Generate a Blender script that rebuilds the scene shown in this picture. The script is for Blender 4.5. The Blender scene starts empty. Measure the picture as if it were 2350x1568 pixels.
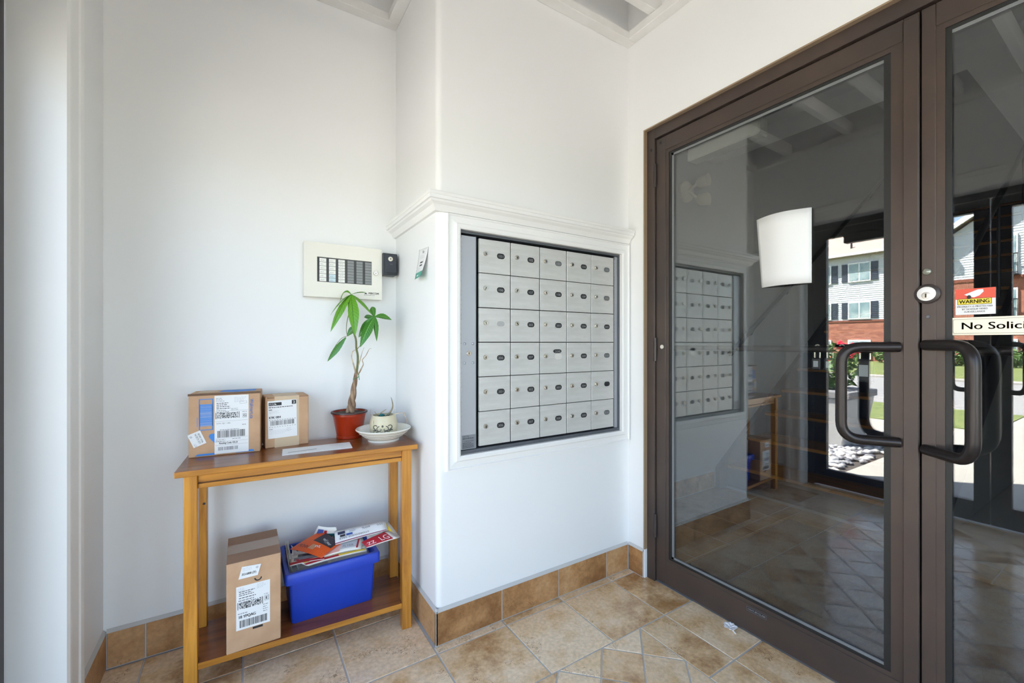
import bpy, bmesh, math, random
from mathutils import Vector, Matrix

# ------------------------------------------------------------------ camera, sky, sun, exposure
SC = bpy.context.scene
COL = SC.collection
random.seed(7)
cam_d = bpy.data.cameras.new('camera')
cam_d.sensor_width = 36.0
cam_d.lens = 975.0 / 2350.0 * 36.0
cam_d.shift_y = 3.0 / 2350.0
cam_d.clip_start = 0.02
cam = bpy.data.objects.new('camera', cam_d)
cam.location = (0, 0, 1.15)
cam.rotation_euler = (math.radians(90), 0, -math.atan2(975, 1540))
COL.objects.link(cam)
SC.camera = cam

SUN_EL, SUN_AZ = math.radians(58), math.radians(48)      # azimuth from +X towards +Y
world = bpy.data.worlds.new('world'); SC.world = world
world.use_nodes = True
wn = world.node_tree.nodes; wl = world.node_tree.links
wn.clear()
sky = wn.new('ShaderNodeTexSky'); sky.sky_type = 'NISHITA'
sky.sun_disc = False
sky.sun_elevation = SUN_EL
sky.sun_rotation = math.radians(90) - SUN_AZ
sky.air_density = 1.0; sky.dust_density = 1.0
bg = wn.new('ShaderNodeBackground'); bg.inputs['Strength'].default_value = 0.15
wo = wn.new('ShaderNodeOutputWorld')
hs = wn.new('ShaderNodeHueSaturation'); hs.inputs['Saturation'].default_value = 0.86
wl.new(sky.outputs[0], hs.inputs['Color']); wl.new(hs.outputs[0], bg.inputs[0]); wl.new(bg.outputs[0], wo.inputs[0])

sun_d = bpy.data.lights.new('sun', 'SUN'); sun_d.energy = 7.5; sun_d.angle = math.radians(0.6)
sun_d.color = (1.0, 0.95, 0.88)
sun = bpy.data.objects.new('sun', sun_d)
sv = Vector((math.cos(SUN_EL) * math.cos(SUN_AZ), math.cos(SUN_EL) * math.sin(SUN_AZ), math.sin(SUN_EL)))
sun.rotation_euler = sv.to_track_quat('Z', 'Y').to_euler()
sun.location = (-4, 3, 9)
COL.objects.link(sun)

SC.view_settings.view_transform = 'Standard'
SC.view_settings.look = 'None'
SC.view_settings.gamma = 1.0
SC.view_settings.use_curve_mapping = False
SC.view_settings.exposure = 3.12
SC.cycles.use_denoising = True
SC.cycles.max_bounces = 9
SC.cycles.diffuse_bounces = 5
SC.cycles.transparent_max_bounces = 24
SC.cycles.caustics_reflective = False
SC.cycles.caustics_refractive = False
SC.cycles.sample_clamp_indirect = 12.0

# ------------------------------------------------------------------ key dimensions (metres)
H_CAM = 1.15
Y_BACK = 2.03          # wall behind the console table
Y_MAIL = 1.515         # face of the mailbox chase
X_CHASE = 0.622        # side of the chase
X_LEFT = -0.415        # inner face of the exterior wall
X_DOORW = 1.66         # wall with the glass doors
Z_LAT = 2.65           # underside of the ceiling lattice
Z_TOP = 3.02
Y_NEAR = -1.55

# ------------------------------------------------------------------ materials
MATS = {}
def srgb(r, g, b):
    f = lambda c: ((c / 255) / 12.92) if c / 255 <= 0.04045 else (((c / 255) + 0.055) / 1.055) ** 2.4
    return (f(r), f(g), f(b))

def mat(name, col=(0.8, 0.8, 0.8), rough=0.5, metal=0.0, col2=None, nscale=8.0, ndetail=4.0, stretch=(1, 1, 1),
        bump=0.0, bscale=60.0, coat=0.0, spec=0.5, nlo=0.35, nhi=0.65, emit=None, estr=0.0, rand=False):
    if name in MATS:
        return MATS[name]
    m = bpy.data.materials.new(name); m.use_nodes = True
    nt = m.node_tree; N = nt.nodes; L = nt.links
    p = N['Principled BSDF']
    p.inputs['Base Color'].default_value = (*col, 1)
    p.inputs['Roughness'].default_value = rough
    p.inputs['Metallic'].default_value = metal
    p.inputs['Specular IOR Level'].default_value = spec
    if coat:
        p.inputs['Coat Weight'].default_value = coat
        p.inputs['Coat Roughness'].default_value = 0.12
    if emit:
        p.inputs['Emission Color'].default_value = (*emit, 1)
        p.inputs['Emission Strength'].default_value = estr
    if col2 or bump:
        tc = N.new('ShaderNodeTexCoord'); mp = N.new('ShaderNodeMapping')
        mp.inputs['Scale'].default_value = stretch
        L.new(tc.outputs['Object'], mp.inputs['Vector'])
        vec = mp.outputs[0]
        if rand:
            oi = N.new('ShaderNodeObjectInfo'); ml = N.new('ShaderNodeMath'); ml.operation = 'MULTIPLY'
            ml.inputs[1].default_value = 57.0
            L.new(oi.outputs['Random'], ml.inputs[0])
            va = N.new('ShaderNodeVectorMath'); va.operation = 'ADD'
            L.new(vec, va.inputs[0]); L.new(ml.outputs[0], va.inputs[1]); vec = va.outputs[0]
    if col2:
        nz = N.new('ShaderNodeTexNoise'); nz.inputs['Scale'].default_value = nscale
        nz.inputs['Detail'].default_value = ndetail
        L.new(vec, nz.inputs['Vector'])
        cr = N.new('ShaderNodeValToRGB')
        cr.color_ramp.elements[0].position = nlo; cr.color_ramp.elements[0].color = (*col, 1)
        cr.color_ramp.elements[1].position = nhi; cr.color_ramp.elements[1].color = (*col2, 1)
        L.new(nz.outputs['Fac'], cr.inputs[0]); L.new(cr.outputs[0], p.inputs['Base Color'])
    if bump:
        nb = N.new('ShaderNodeTexNoise'); nb.inputs['Scale'].default_value = bscale; nb.inputs['Detail'].default_value = 3
        L.new(vec, nb.inputs['Vector'])
        bp = N.new('ShaderNodeBump'); bp.inputs['Strength'].default_value = bump; bp.inputs['Distance'].default_value = 0.004
        L.new(nb.outputs['Fac'], bp.inputs['Height']); L.new(bp.outputs[0], p.inputs['Normal'])
    MATS[name] = m
    return m

def tile_mat(name, cols, rough=0.38, bright=1.0):
    m = bpy.data.materials.new(name); m.use_nodes = True
    nt = m.node_tree; N = nt.nodes; L = nt.links; p = N['Principled BSDF']
    tc = N.new('ShaderNodeTexCoord'); oi = N.new('ShaderNodeObjectInfo')
    ml = N.new('ShaderNodeMath'); ml.operation = 'MULTIPLY'; ml.inputs[1].default_value = 91.0
    L.new(oi.outputs['Random'], ml.inputs[0])
    va = N.new('ShaderNodeVectorMath'); va.operation = 'ADD'
    L.new(tc.outputs['Object'], va.inputs[0]); L.new(ml.outputs[0], va.inputs[1])
    n1 = N.new('ShaderNodeTexNoise'); n1.inputs['Scale'].default_value = 5.5; n1.inputs['Detail'].default_value = 8
    n1.inputs['Roughness'].default_value = 0.68
    L.new(va.outputs[0], n1.inputs['Vector'])
    # per tile shift of the tone
    mr = N.new('ShaderNodeMapRange'); mr.inputs[3].default_value = -0.16; mr.inputs[4].default_value = 0.14
    L.new(oi.outputs['Random'], mr.inputs[0])
    ad = N.new('ShaderNodeMath'); ad.operation = 'ADD'
    L.new(n1.outputs['Fac'], ad.inputs[0]); L.new(mr.outputs[0], ad.inputs[1])
    cr = N.new('ShaderNodeValToRGB'); e = cr.color_ramp.elements
    e[0].position = 0.25; e[0].color = (*cols[0], 1); e[1].position = 0.72; e[1].color = (*cols[-1], 1)
    for i, c in enumerate(cols[1:-1]):
        k = e.new(0.25 + 0.47 * (i + 1) / (len(cols) - 1)); k.color = (*c, 1)
    L.new(ad.outputs[0], cr.inputs[0])
    # fine speckle
    n2 = N.new('ShaderNodeTexNoise'); n2.inputs['Scale'].default_value = 75; n2.inputs['Detail'].default_value = 6
    L.new(va.outputs[0], n2.inputs['Vector'])
    r2 = N.new('ShaderNodeMapRange'); r2.inputs[1].default_value = 0.3; r2.inputs[2].default_value = 0.7
    r2.inputs[3].default_value = 0.86 * bright; r2.inputs[4].default_value = 1.12 * bright
    L.new(n2.outputs['Fac'], r2.inputs[0])
    # scratch-like brown veining in patches
    n3 = N.new('ShaderNodeTexNoise'); n3.inputs['Scale'].default_value = 42; n3.inputs['Detail'].default_value = 3
    n3.inputs['Distortion'].default_value = 1.3
    L.new(va.outputs[0], n3.inputs['Vector'])
    v3 = N.new('ShaderNodeMath'); v3.operation = 'SUBTRACT'; v3.inputs[1].default_value = 0.5; L.new(n3.outputs['Fac'], v3.inputs[0])
    a3 = N.new('ShaderNodeMath'); a3.operation = 'ABSOLUTE'; L.new(v3.outputs[0], a3.inputs[0])
    l3 = N.new('ShaderNodeMath'); l3.operation = 'LESS_THAN'; l3.inputs[1].default_value = 0.014; L.new(a3.outputs[0], l3.inputs[0])
    n4 = N.new('ShaderNodeTexNoise'); n4.inputs['Scale'].default_value = 9; L.new(va.outputs[0], n4.inputs['Vector'])
    g4 = N.new('ShaderNodeMath'); g4.operation = 'GREATER_THAN'; g4.inputs[1].default_value = 0.615; L.new(n4.outputs['Fac'], g4.inputs[0])
    m4 = N.new('ShaderNodeMath'); m4.operation = 'MULTIPLY'; L.new(l3.outputs[0], m4.inputs[0]); L.new(g4.outputs[0], m4.inputs[1])
    m5 = N.new('ShaderNodeMath'); m5.operation = 'MULTIPLY'; m5.inputs[1].default_value = 0.55; L.new(m4.outputs[0], m5.inputs[0])
    vm = N.new('ShaderNodeVectorMath'); vm.operation = 'SCALE'
    L.new(cr.outputs[0], vm.inputs[0]); L.new(r2.outputs[0], vm.inputs['Scale'])
    mx = N.new('ShaderNodeMix'); mx.data_type = 'RGBA'
    mx.inputs['B'].default_value = (*srgb(104, 62, 34), 1)
    L.new(m5.outputs[0], mx.inputs['Factor']); L.new(vm.outputs[0], mx.inputs['A'])
    L.new(mx.outputs['Result'], p.inputs['Base Color'])
    p.inputs['Roughness'].default_value = rough
    bp = N.new('ShaderNodeBump'); bp.inputs['Strength'].default_value = 0.12; bp.inputs['Distance'].default_value = 0.002
    L.new(n1.outputs['Fac'], bp.inputs['Height']); L.new(bp.outputs[0], p.inputs['Normal'])
    MATS[name] = m
    return m

def wood_mat(name, c0, c1, rough=0.32, coat=0.3, axis=0, scale=1.0):
    m = bpy.data.materials.new(name); m.use_nodes = True
    nt = m.node_tree; N = nt.nodes; L = nt.links; p = N['Principled BSDF']
    tc = N.new('ShaderNodeTexCoord'); mp = N.new('ShaderNodeMapping')
    s = [26 * scale] * 3; s[axis] = 2.2 * scale
    mp.inputs['Scale'].default_value = s
    L.new(tc.outputs['Object'], mp.inputs['Vector'])
    oi = N.new('ShaderNodeObjectInfo'); ml = N.new('ShaderNodeMath'); ml.operation = 'MULTIPLY'; ml.inputs[1].default_value = 33.0
    L.new(oi.outputs['Random'], ml.inputs[0])
    va = N.new('ShaderNodeVectorMath'); va.operation = 'ADD'; L.new(mp.outputs[0], va.inputs[0]); L.new(ml.outputs[0], va.inputs[1])
    n1 = N.new('ShaderNodeTexNoise'); n1.inputs['Scale'].default_value = 1.0; n1.inputs['Detail'].default_value = 7
    n1.inputs['Roughness'].default_value = 0.65; n1.inputs['Distortion'].default_value = 0.6
    L.new(va.outputs[0], n1.inputs['Vector'])
    cr = N.new('ShaderNodeValToRGB'); e = cr.color_ramp.elements
    e[0].position = 0.32; e[0].color = (*c0, 1); e[1].position = 0.66; e[1].color = (*c1, 1)
    # cloudy darker stain
    n2 = N.new('ShaderNodeTexNoise'); n2.inputs['Scale'].default_value = 0.32; n2.inputs['Detail'].default_value = 4
    L.new(va.outputs[0], n2.inputs['Vector'])
    sm = N.new('ShaderNodeMath'); sm.operation = 'MULTIPLY_ADD'; sm.inputs[1].default_value = 0.7; sm.inputs[2].default_value = -0.35
    L.new(n2.outputs['Fac'], sm.inputs[0])
    sa = N.new('ShaderNodeMath'); sa.operation = 'ADD'; L.new(n1.outputs['Fac'], sa.inputs[0]); L.new(sm.outputs[0], sa.inputs[1])
    L.new(sa.outputs[0], cr.inputs[0]); L.new(cr.outputs[0], p.inputs['Base Color'])
    p.inputs['Roughness'].default_value = rough
    p.inputs['Coat Weight'].default_value = coat; p.inputs['Coat Roughness'].default_value = 0.15
    MATS[name] = m
    return m

def glass_mat(name, r0=0.07, tint=(0.93, 0.95, 0.95)):
    m = bpy.data.materials.new(name); m.use_nodes = True
    nt = m.node_tree; N = nt.nodes; L = nt.links; N.clear()
    out = N.new('ShaderNodeOutputMaterial'); mix = N.new('ShaderNodeMixShader')
    tr = N.new('ShaderNodeBsdfTransparent'); tr.inputs[0].default_value = (*tint, 1)
    gl = N.new('ShaderNodeBsdfGlossy'); gl.inputs['Roughness'].default_value = 0.0
    ge = N.new('ShaderNodeNewGeometry')
    dt = N.new('ShaderNodeVectorMath'); dt.operation = 'DOT_PRODUCT'
    L.new(ge.outputs['Incoming'], dt.inputs[0]); L.new(ge.outputs['Normal'], dt.inputs[1])
    ab = N.new('ShaderNodeMath'); ab.operation = 'ABSOLUTE'; L.new(dt.outputs['Value'], ab.inputs[0])
    sb = N.new('ShaderNodeMath'); sb.operation = 'SUBTRACT'; sb.inputs[0].default_value = 1; L.new(ab.outputs[0], sb.inputs[1])
    pw = N.new('ShaderNodeMath'); pw.operation = 'POWER'; pw.inputs[1].default_value = 5; L.new(sb.outputs[0], pw.inputs[0])
    ma = N.new('ShaderNodeMath'); ma.operation = 'MULTIPLY_ADD'; ma.inputs[1].default_value = 1 - r0; ma.inputs[2].default_value = r0
    L.new(pw.outputs[0], ma.inputs[0])
    L.new(ma.outputs[0], mix.inputs[0]); L.new(tr.outputs[0], mix.inputs[1]); L.new(gl.outputs[0], mix.inputs[2])
    L.new(mix.outputs[0], out.inputs[0])
    MATS[name] = m
    return m

def brick_mat(name):
    m = bpy.data.materials.new(name); m.use_nodes = True
    nt = m.node_tree; N = nt.nodes; L = nt.links; p = N['Principled BSDF']
    tc = N.new('ShaderNodeTexCoord'); sp = N.new('ShaderNodeSeparateXYZ'); cb = N.new('ShaderNodeCombineXYZ')
    L.new(tc.outputs['Object'], sp.inputs[0]); L.new(sp.outputs[1], cb.inputs[0]); L.new(sp.outputs[2], cb.inputs[1])
    b = N.new('ShaderNodeTexBrick'); b.inputs['Scale'].default_value = 1.0
    b.inputs['Brick Width'].default_value = 0.24; b.inputs['Row Height'].default_value = 0.085; b.inputs['Mortar Size'].default_value = 0.008
    b.inputs['Color1'].default_value = (*srgb(150, 86, 66), 1); b.inputs['Color2'].default_value = (*srgb(186, 120, 96), 1)
    b.inputs['Mortar'].default_value = (*srgb(120, 96, 88), 1)
    L.new(cb.outputs[0], b.inputs['Vector']); L.new(b.outputs[0], p.inputs['Base Color'])
    p.inputs['Roughness'].default_value = 0.9
    MATS[name] = m
    return m

def leaf_mat(name, c0, c1, vein):
    m = bpy.data.materials.new(name); m.use_nodes = True
    nt = m.node_tree; N = nt.nodes; L = nt.links; p = N['Principled BSDF']
    uv = N.new('ShaderNodeUVMap'); sp = N.new('ShaderNodeSeparateXYZ'); L.new(uv.outputs[0], sp.inputs[0])
    # side veins: stripes in (u - 0.35*|v|)
    av = N.new('ShaderNodeMath'); av.operation = 'ABSOLUTE'; L.new(sp.outputs[1], av.inputs[0])
    ma = N.new('ShaderNodeMath'); ma.operation = 'MULTIPLY_ADD'; ma.inputs[1].default_value = -0.12
    L.new(av.outputs[0], ma.inputs[0]); L.new(sp.outputs[0], ma.inputs[2])
    ms = N.new('ShaderNodeMath'); ms.operation = 'MULTIPLY'; ms.inputs[1].default_value = 80; L.new(ma.outputs[0], ms.inputs[0])
    sn = N.new('ShaderNodeMath'); sn.operation = 'SINE'; L.new(ms.outputs[0], sn.inputs[0])
    mr = N.new('ShaderNodeMapRange'); mr.inputs[1].default_value = 0.35; mr.inputs[2].default_value = 1.0; L.new(sn.outputs[0], mr.inputs[0])
    cm = N.new('ShaderNodeMath'); cm.operation = 'LESS_THAN'; cm.inputs[1].default_value = 0.055; L.new(av.outputs[0], cm.inputs[0])
    nz = N.new('ShaderNodeTexNoise'); nz.inputs['Scale'].default_value = 14
    mx = N.new('ShaderNodeMix'); mx.data_type = 'RGBA'; mx.inputs['A'].default_value = (*c0, 1); mx.inputs['B'].default_value = (*c1, 1)
    L.new(nz.outputs['Fac'], mx.inputs['Factor'])
    m2 = N.new('ShaderNodeMix'); m2.data_type = 'RGBA'; m2.inputs['B'].default_value = (*vein, 1)
    h = N.new('ShaderNodeMath'); h.operation = 'MULTIPLY'; h.inputs[1].default_value = 0.35; L.new(mr.outputs[0], h.inputs[0])
    mxx = N.new('ShaderNodeMath'); mxx.operation = 'MAXIMUM'; L.new(h.outputs[0], mxx.inputs[0]); L.new(cm.outputs[0], mxx.inputs[1])
    L.new(mxx.outputs[0], m2.inputs['Factor']); L.new(mx.outputs['Result'], m2.inputs['A'])
    L.new(m2.outputs['Result'], p.inputs['Base Color'])
    p.inputs['Roughness'].default_value = 0.35
    p.inputs['Transmission Weight'].default_value = 0.0
    p.inputs['Subsurface Weight'].default_value = 0.0
    MATS[name] = m
    return m

M_WALL = mat('wall_paint', (0.80, 0.80, 0.795), 0.55, bump=0.03, bscale=180)
M_TRIM = mat('trim_paint', (0.83, 0.82, 0.80), 0.38)
M_CEIL = mat('ceiling_paint', (0.82, 0.81, 0.80), 0.6)
M_LATT = mat('lattice_paint', (0.80, 0.79, 0.77), 0.5, col2=(0.74, 0.72, 0.69), nscale=6)
M_GROUT = mat('grout', srgb(186, 184, 180), 0.9, bump=0.1)
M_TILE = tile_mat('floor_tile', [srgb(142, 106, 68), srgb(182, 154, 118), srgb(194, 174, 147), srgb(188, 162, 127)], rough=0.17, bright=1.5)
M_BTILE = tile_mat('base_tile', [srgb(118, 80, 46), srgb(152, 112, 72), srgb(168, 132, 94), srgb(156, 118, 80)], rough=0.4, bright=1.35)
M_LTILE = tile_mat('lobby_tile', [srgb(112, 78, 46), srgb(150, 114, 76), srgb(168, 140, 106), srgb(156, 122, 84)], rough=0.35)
M_BRONZE = mat('bronze_metal', srgb(80, 67, 60), 0.42, 0.25, col2=srgb(70, 60, 56), nscale=4)
M_BRONZE_D = mat('bronze_dark', srgb(62, 54, 52), 0.38, 0.3)
M_TUBE = mat('bronze_tube', srgb(42, 36, 35), 0.3, 0.4)
M_BLACK = mat('black_gasket', (0.012, 0.012, 0.012), 0.5)
M_GREYGASK = mat('grey_gasket', srgb(120, 122, 124), 0.45)
M_GLASS = glass_mat('door_glass', 0.13)
M_GLASS_E = glass_mat('entry_glass', 0.045, (0.97, 0.98, 0.98))
M_STEEL = mat('satin_steel', srgb(214, 213, 209), 0.42, 0.3, col2=srgb(203, 202, 197), nscale=9, stretch=(1, 1, 6))
M_ALU = mat('mill_aluminium', srgb(182, 185, 190), 0.45, 0.5)
M_DKALU = mat('dark_aluminium', srgb(96, 99, 104), 0.5, 0.4)
M_CHROME = mat('nickel', srgb(210, 202, 188), 0.22, 0.9)
M_WHITE = mat('white_paper', (0.77, 0.77, 0.765), 0.6)
M_WHITE_PL = mat('white_enamel', (0.8, 0.8, 0.8), 0.25)
M_INK = mat('black_ink', (0.02, 0.02, 0.022), 0.6)
M_GREYINK = mat('grey_ink', srgb(120, 120, 126), 0.6)
M_PALEINK = mat('pale_ink', srgb(188, 189, 194), 0.6)
M_BLUEINK = mat('blue_ink', srgb(60, 130, 205), 0.6)
M_CARD = mat('cardboard', srgb(196, 158, 124), 0.75, col2=srgb(184, 146, 112), nscale=14, bump=0.04, bscale=40)
M_CARD_D = mat('cardboard_dark', srgb(164, 130, 104), 0.75)
M_CARD_E = mat('cardboard_edge', srgb(110, 84, 64), 0.85)
M_TAPE = mat('clear_tape', srgb(176, 152, 132), 0.22)
M_TAPE_B = mat('paper_tape', srgb(202, 178, 148), 0.6)
M_CREAM = mat('cream_enamel', srgb(226, 222, 210), 0.4)
M_WOOD_TOP = wood_mat('dark_stained_wood', srgb(100, 50, 18), srgb(146, 84, 38), rough=0.28, coat=0.3)
M_WOOD = wood_mat('golden_wood', srgb(142, 84, 22), srgb(200, 136, 46))
M_WOOD_V = wood_mat('golden_wood_upright', srgb(146, 88, 24), srgb(206, 142, 50), axis=2)
M_BLUE = mat('blue_plastic', srgb(28, 62, 178), 0.42, col2=srgb(32, 68, 186), nscale=5)
M_POT = mat('terracotta_plastic', srgb(152, 43, 15), 0.3)
M_POT_RIM = mat('pot_rim_dark', srgb(62, 34, 30), 0.4)
M_SOIL = mat('soil', srgb(44, 34, 28), 0.95, col2=srgb(82, 66, 52), nscale=120, bump=0.6, bscale=150)
M_CERAM = mat('ivory_ceramic', srgb(228, 225, 214), 0.22, coat=0.3)
M_CERAM2 = mat('cream_crackle_ceramic', srgb(194, 184, 154), 0.3, col2=srgb(206, 198, 172), nscale=20)
M_LEAF = leaf_mat('leaf_bright', srgb(84, 142, 28), srgb(112, 168, 44), srgb(44, 98, 18))
M_LEAF2 = leaf_mat('leaf_deep', srgb(42, 100, 24), srgb(64, 126, 36), srgb(116, 168, 84))
M_STEM = mat('green_stem', srgb(92, 104, 56), 0.6, col2=srgb(120, 112, 72), nscale=30)
M_TRUNK = mat('braided_bark', srgb(104, 80, 64), 0.8, col2=srgb(166, 138, 112), nscale=60, stretch=(1, 1, 0.3), bump=0.4)
M_DRY = mat('dry_twig', srgb(206, 190, 164), 0.7, col2=srgb(150, 126, 100), nscale=40)
M_SUCC = mat('withered_leaf', srgb(104, 108, 88), 0.6, col2=srgb(150, 132, 104), nscale=50)
M_TEAL = mat('teal_glaze', srgb(20, 92, 98), 0.2)
M_MAT = mat('ribbed_mat', srgb(48, 50, 56), 0.95, col2=srgb(66, 68, 76), nscale=220, bump=0.9, bscale=300)
M_STAIR = mat('stair_paint', srgb(34, 40, 56), 0.3)
M_NOSE = wood_mat('stair_tread_wood', srgb(120, 78, 40), srgb(160, 108, 58), axis=1)
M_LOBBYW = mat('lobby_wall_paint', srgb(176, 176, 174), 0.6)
M_PLASTIC_K = mat('black_plastic', srgb(40, 43, 50), 0.4)
M_IVORY = mat('ivory_sign', srgb(246, 236, 214), 0.45)
M_YELLOW = mat('yellow_print', srgb(236, 214, 70), 0.5)
M_REDPR = mat('red_print', srgb(226, 88, 66), 0.5)
M_GREENPR = mat('green_print', srgb(70, 160, 140), 0.5)
M_CAP = mat('base_caulk', srgb(190, 188, 184), 0.7)

# ------------------------------------------------------------------ mesh helpers
class B:
    def __init__(s):
        s.v = []; s.f = []; s.m = []
    def quad(s, pts, mi=0):
        i = len(s.v); s.v += [tuple(p) for p in pts]; s.f.append(tuple(range(i, i + len(pts)))); s.m.append(mi); return s
    def box(s, x0, x1, y0, y1, z0, z1, mi=0):
        i = len(s.v)
        s.v += [(x0, y0, z0), (x1, y0, z0), (x1, y1, z0), (x0, y1, z0), (x0, y0, z1), (x1, y0, z1), (x1, y1, z1), (x0, y1, z1)]
        for q in ((0, 3, 2, 1), (4, 5, 6, 7), (0, 1, 5, 4), (1, 2, 6, 5), (2, 3, 7, 6), (3, 0, 4, 7)):
            s.f.append(tuple(i + k for k in q)); s.m.append(mi)
        return s
    def prism(s, poly, z0, z1, mi=0, inset=0.0, top_mi=None):
        """poly: CCW list of (x,y); extruded z0..z1, the top drawn in by inset (chamfer)."""
        n = len(poly); i = len(s.v)
        cx = sum(p[0] for p in poly) / n; cy = sum(p[1] for p in poly) / n
        s.v += [(x, y, z0) for x, y in poly]
        if inset:
            s.v += [(x, y, z1 - inset) for x, y in poly]
            tp = []
            for x, y in poly:
                d = math.hypot(x - cx, y - cy) or 1
                tp.append((x - (x - cx) / d * inset * 1.3, y - (y - cy) / d * inset * 1.3, z1))
            s.v += tp; rings = 3
        else:
            s.v += [(x, y, z1) for x, y in poly]; rings = 2
        for r in range(rings - 1):
            for k in range(n):
                a, b = i + r * n + k, i + r * n + (k + 1) % n
                s.f.append((a, b, b + n, a + n)); s.m.append(mi)
        s.f.append(tuple(i + (rings - 1) * n + k for k in range(n))); s.m.append(mi if top_mi is None else top_mi)
        s.f.append(tuple(i + n - 1 - k for k in range(n))); s.m.append(mi)
        return s
    def extrude_profile(s, prof, a, bvec, mi=0):
        """prof: list of 3D points (closed loop); swept from +a to +bvec offsets."""
        n = len(prof); i = len(s.v)
        s.v += [tuple(Vector(p) + Vector(a)) for p in prof] + [tuple(Vector(p) + Vector(bvec)) for p in prof]
        for k in range(n):
            q = (k + 1) % n
            s.f.append((i + k, i + q, i + n + q, i + n + k)); s.m.append(mi)
        s.f.append(tuple(i + n - 1 - k for k in range(n))); s.m.append(mi)
        s.f.append(tuple(i + n + k for k in range(n))); s.m.append(mi)
        return s
    def rings(s, rings, mi=0, cap=True, close=True):
        """list of rings (each list of points, same count) skinned together."""
        n = len(rings[0]); i = len(s.v)
        for r in rings: s.v += [tuple(p) for p in r]
        for r in range(len(rings) - 1):
            for k in range(n if close else n - 1):
                q = (k + 1) % n
                s.f.append((i + r * n + k, i + r * n + q, i + (r + 1) * n + q, i + (r + 1) * n + k)); s.m.append(mi)
        if cap:
            s.f.append(tuple(i + n - 1 - k for k in range(n))); s.m.append(mi)
            e = i + (len(rings) - 1) * n
            s.f.append(tuple(e + k for k in range(n))); s.m.append(mi)
        return s
    def tube(s, path, r, seg=10, mi=0):
        path = [Vector(p) for p in path]; n = len(path)
        rs = r if isinstance(r, (list, tuple)) else [r] * n
        tang = []
        for k in range(n):
            a = path[max(0, k - 1)]; b = path[min(n - 1, k + 1)]
            tang.append((b - a).normalized())
        up = Vector((0, 0, 1)) if abs(tang[0].z) < 0.9 else Vector((1, 0, 0))
        nrm = (up - tang[0] * up.dot(tang[0])).normalized()
        R = []
        for k in range(n):
            nrm = (nrm - tang[k] * nrm.dot(tang[k])).normalized()
            bi = tang[k].cross(nrm)
            R.append([path[k] + (nrm * math.cos(2 * math.pi * j / seg) + bi * math.sin(2 * math.pi * j / seg)) * rs[k] for j in range(seg)])
        return s.rings(R, mi)
    def lathe(s, prof, seg=32, c=(0, 0, 0), mi=0, cap=False):
        R = []
        for r, z in prof:
            R.append([(c[0] + r * math.cos(2 * math.pi * j / seg), c[1] + r * math.sin(2 * math.pi * j / seg), c[2] + z) for j in range(seg)])
        return s.rings(R, mi, cap)
    def mesh(s, name='mesh'):
        me = bpy.data.meshes.new(name)
        me.from_pydata(s.v, [], s.f)
        me.polygons.foreach_set('material_index', s.m)
        me.update()
        return me
    def build(s, name, mats, parent=None, loc=(0, 0, 0), rot=(0, 0, 0), bevel=0.0, seg=2, smooth=False):
        me = s.mesh(name)
        return place(name, me, mats, parent, loc, rot, bevel, seg, smooth)

def place(name, me, mats, parent=None, loc=(0, 0, 0), rot=(0, 0, 0), bevel=0.0, seg=2, smooth=False):
    bm = bmesh.new(); bm.from_mesh(me)
    bmesh.ops.recalc_face_normals(bm, faces=bm.faces)
    if bevel:
        ed = [e for e in bm.edges if len(e.link_faces) == 2 and e.calc_face_angle(0) > 0.5]
        bmesh.ops.bevel(bm, geom=ed, offset=bevel, segments=seg, affect='EDGES', profile=0.5, clamp_overlap=True)
    bm.to_mesh(me); bm.free()
    if not isinstance(mats, (list, tuple)): mats = [mats]
    for m in mats: me.materials.append(m)
    if smooth:
        me.polygons.foreach_set('use_smooth', [True] * len(me.polygons))
        me.set_sharp_from_angle(angle=math.radians(40))
    return link(name, me, parent, loc, rot)

def link(name, me, parent=None, loc=(0, 0, 0), rot=(0, 0, 0)):
    o = bpy.data.objects.new(name, me)
    COL.objects.link(o)
    o.location = loc; o.rotation_euler = rot
    if parent: o.parent = parent
    return o

def tag(o, label=None, cat=None, group=None, kind=None):
    if label: o['label'] = label
    if cat: o['category'] = cat
    if group: o['group'] = group
    if kind: o['kind'] = kind
    return o

def thing(name, label, cat, loc=(0, 0, 0), rotz=0.0, group=None, kind=None):
    o = bpy.data.objects.new(name, None)
    o.empty_display_size = 0.05
    COL.objects.link(o); o.location = loc; o.rotation_euler = (0, 0, rotz)
    return tag(o, label, cat, group, kind)

def struct(o, label=None, cat=None):
    return tag(o, label, cat, None, 'structure')

TXT = {}
def text_polys(body, size):
    """(verts2d, faces) of a text set in the built-in font; origin at left baseline."""
    if body not in TXT:
        cu = bpy.data.curves.new('t', 'FONT'); cu.body = body; cu.size = 1.0; cu.resolution_u = 3
        ob = bpy.data.objects.new('t', cu); COL.objects.link(ob)
        dg = bpy.context.evaluated_depsgraph_get()
        me = bpy.data.meshes.new_from_object(ob.evaluated_get(dg))
        TXT[body] = ([(v.co.x, v.co.y) for v in me.vertices], [tuple(p.vertices) for p in me.polygons])
        bpy.data.objects.remove(ob); bpy.data.curves.remove(cu); bpy.data.meshes.remove(me)
    v, f = TXT[body]
    return [(x * size, y * size) for x, y in v], f

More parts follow.
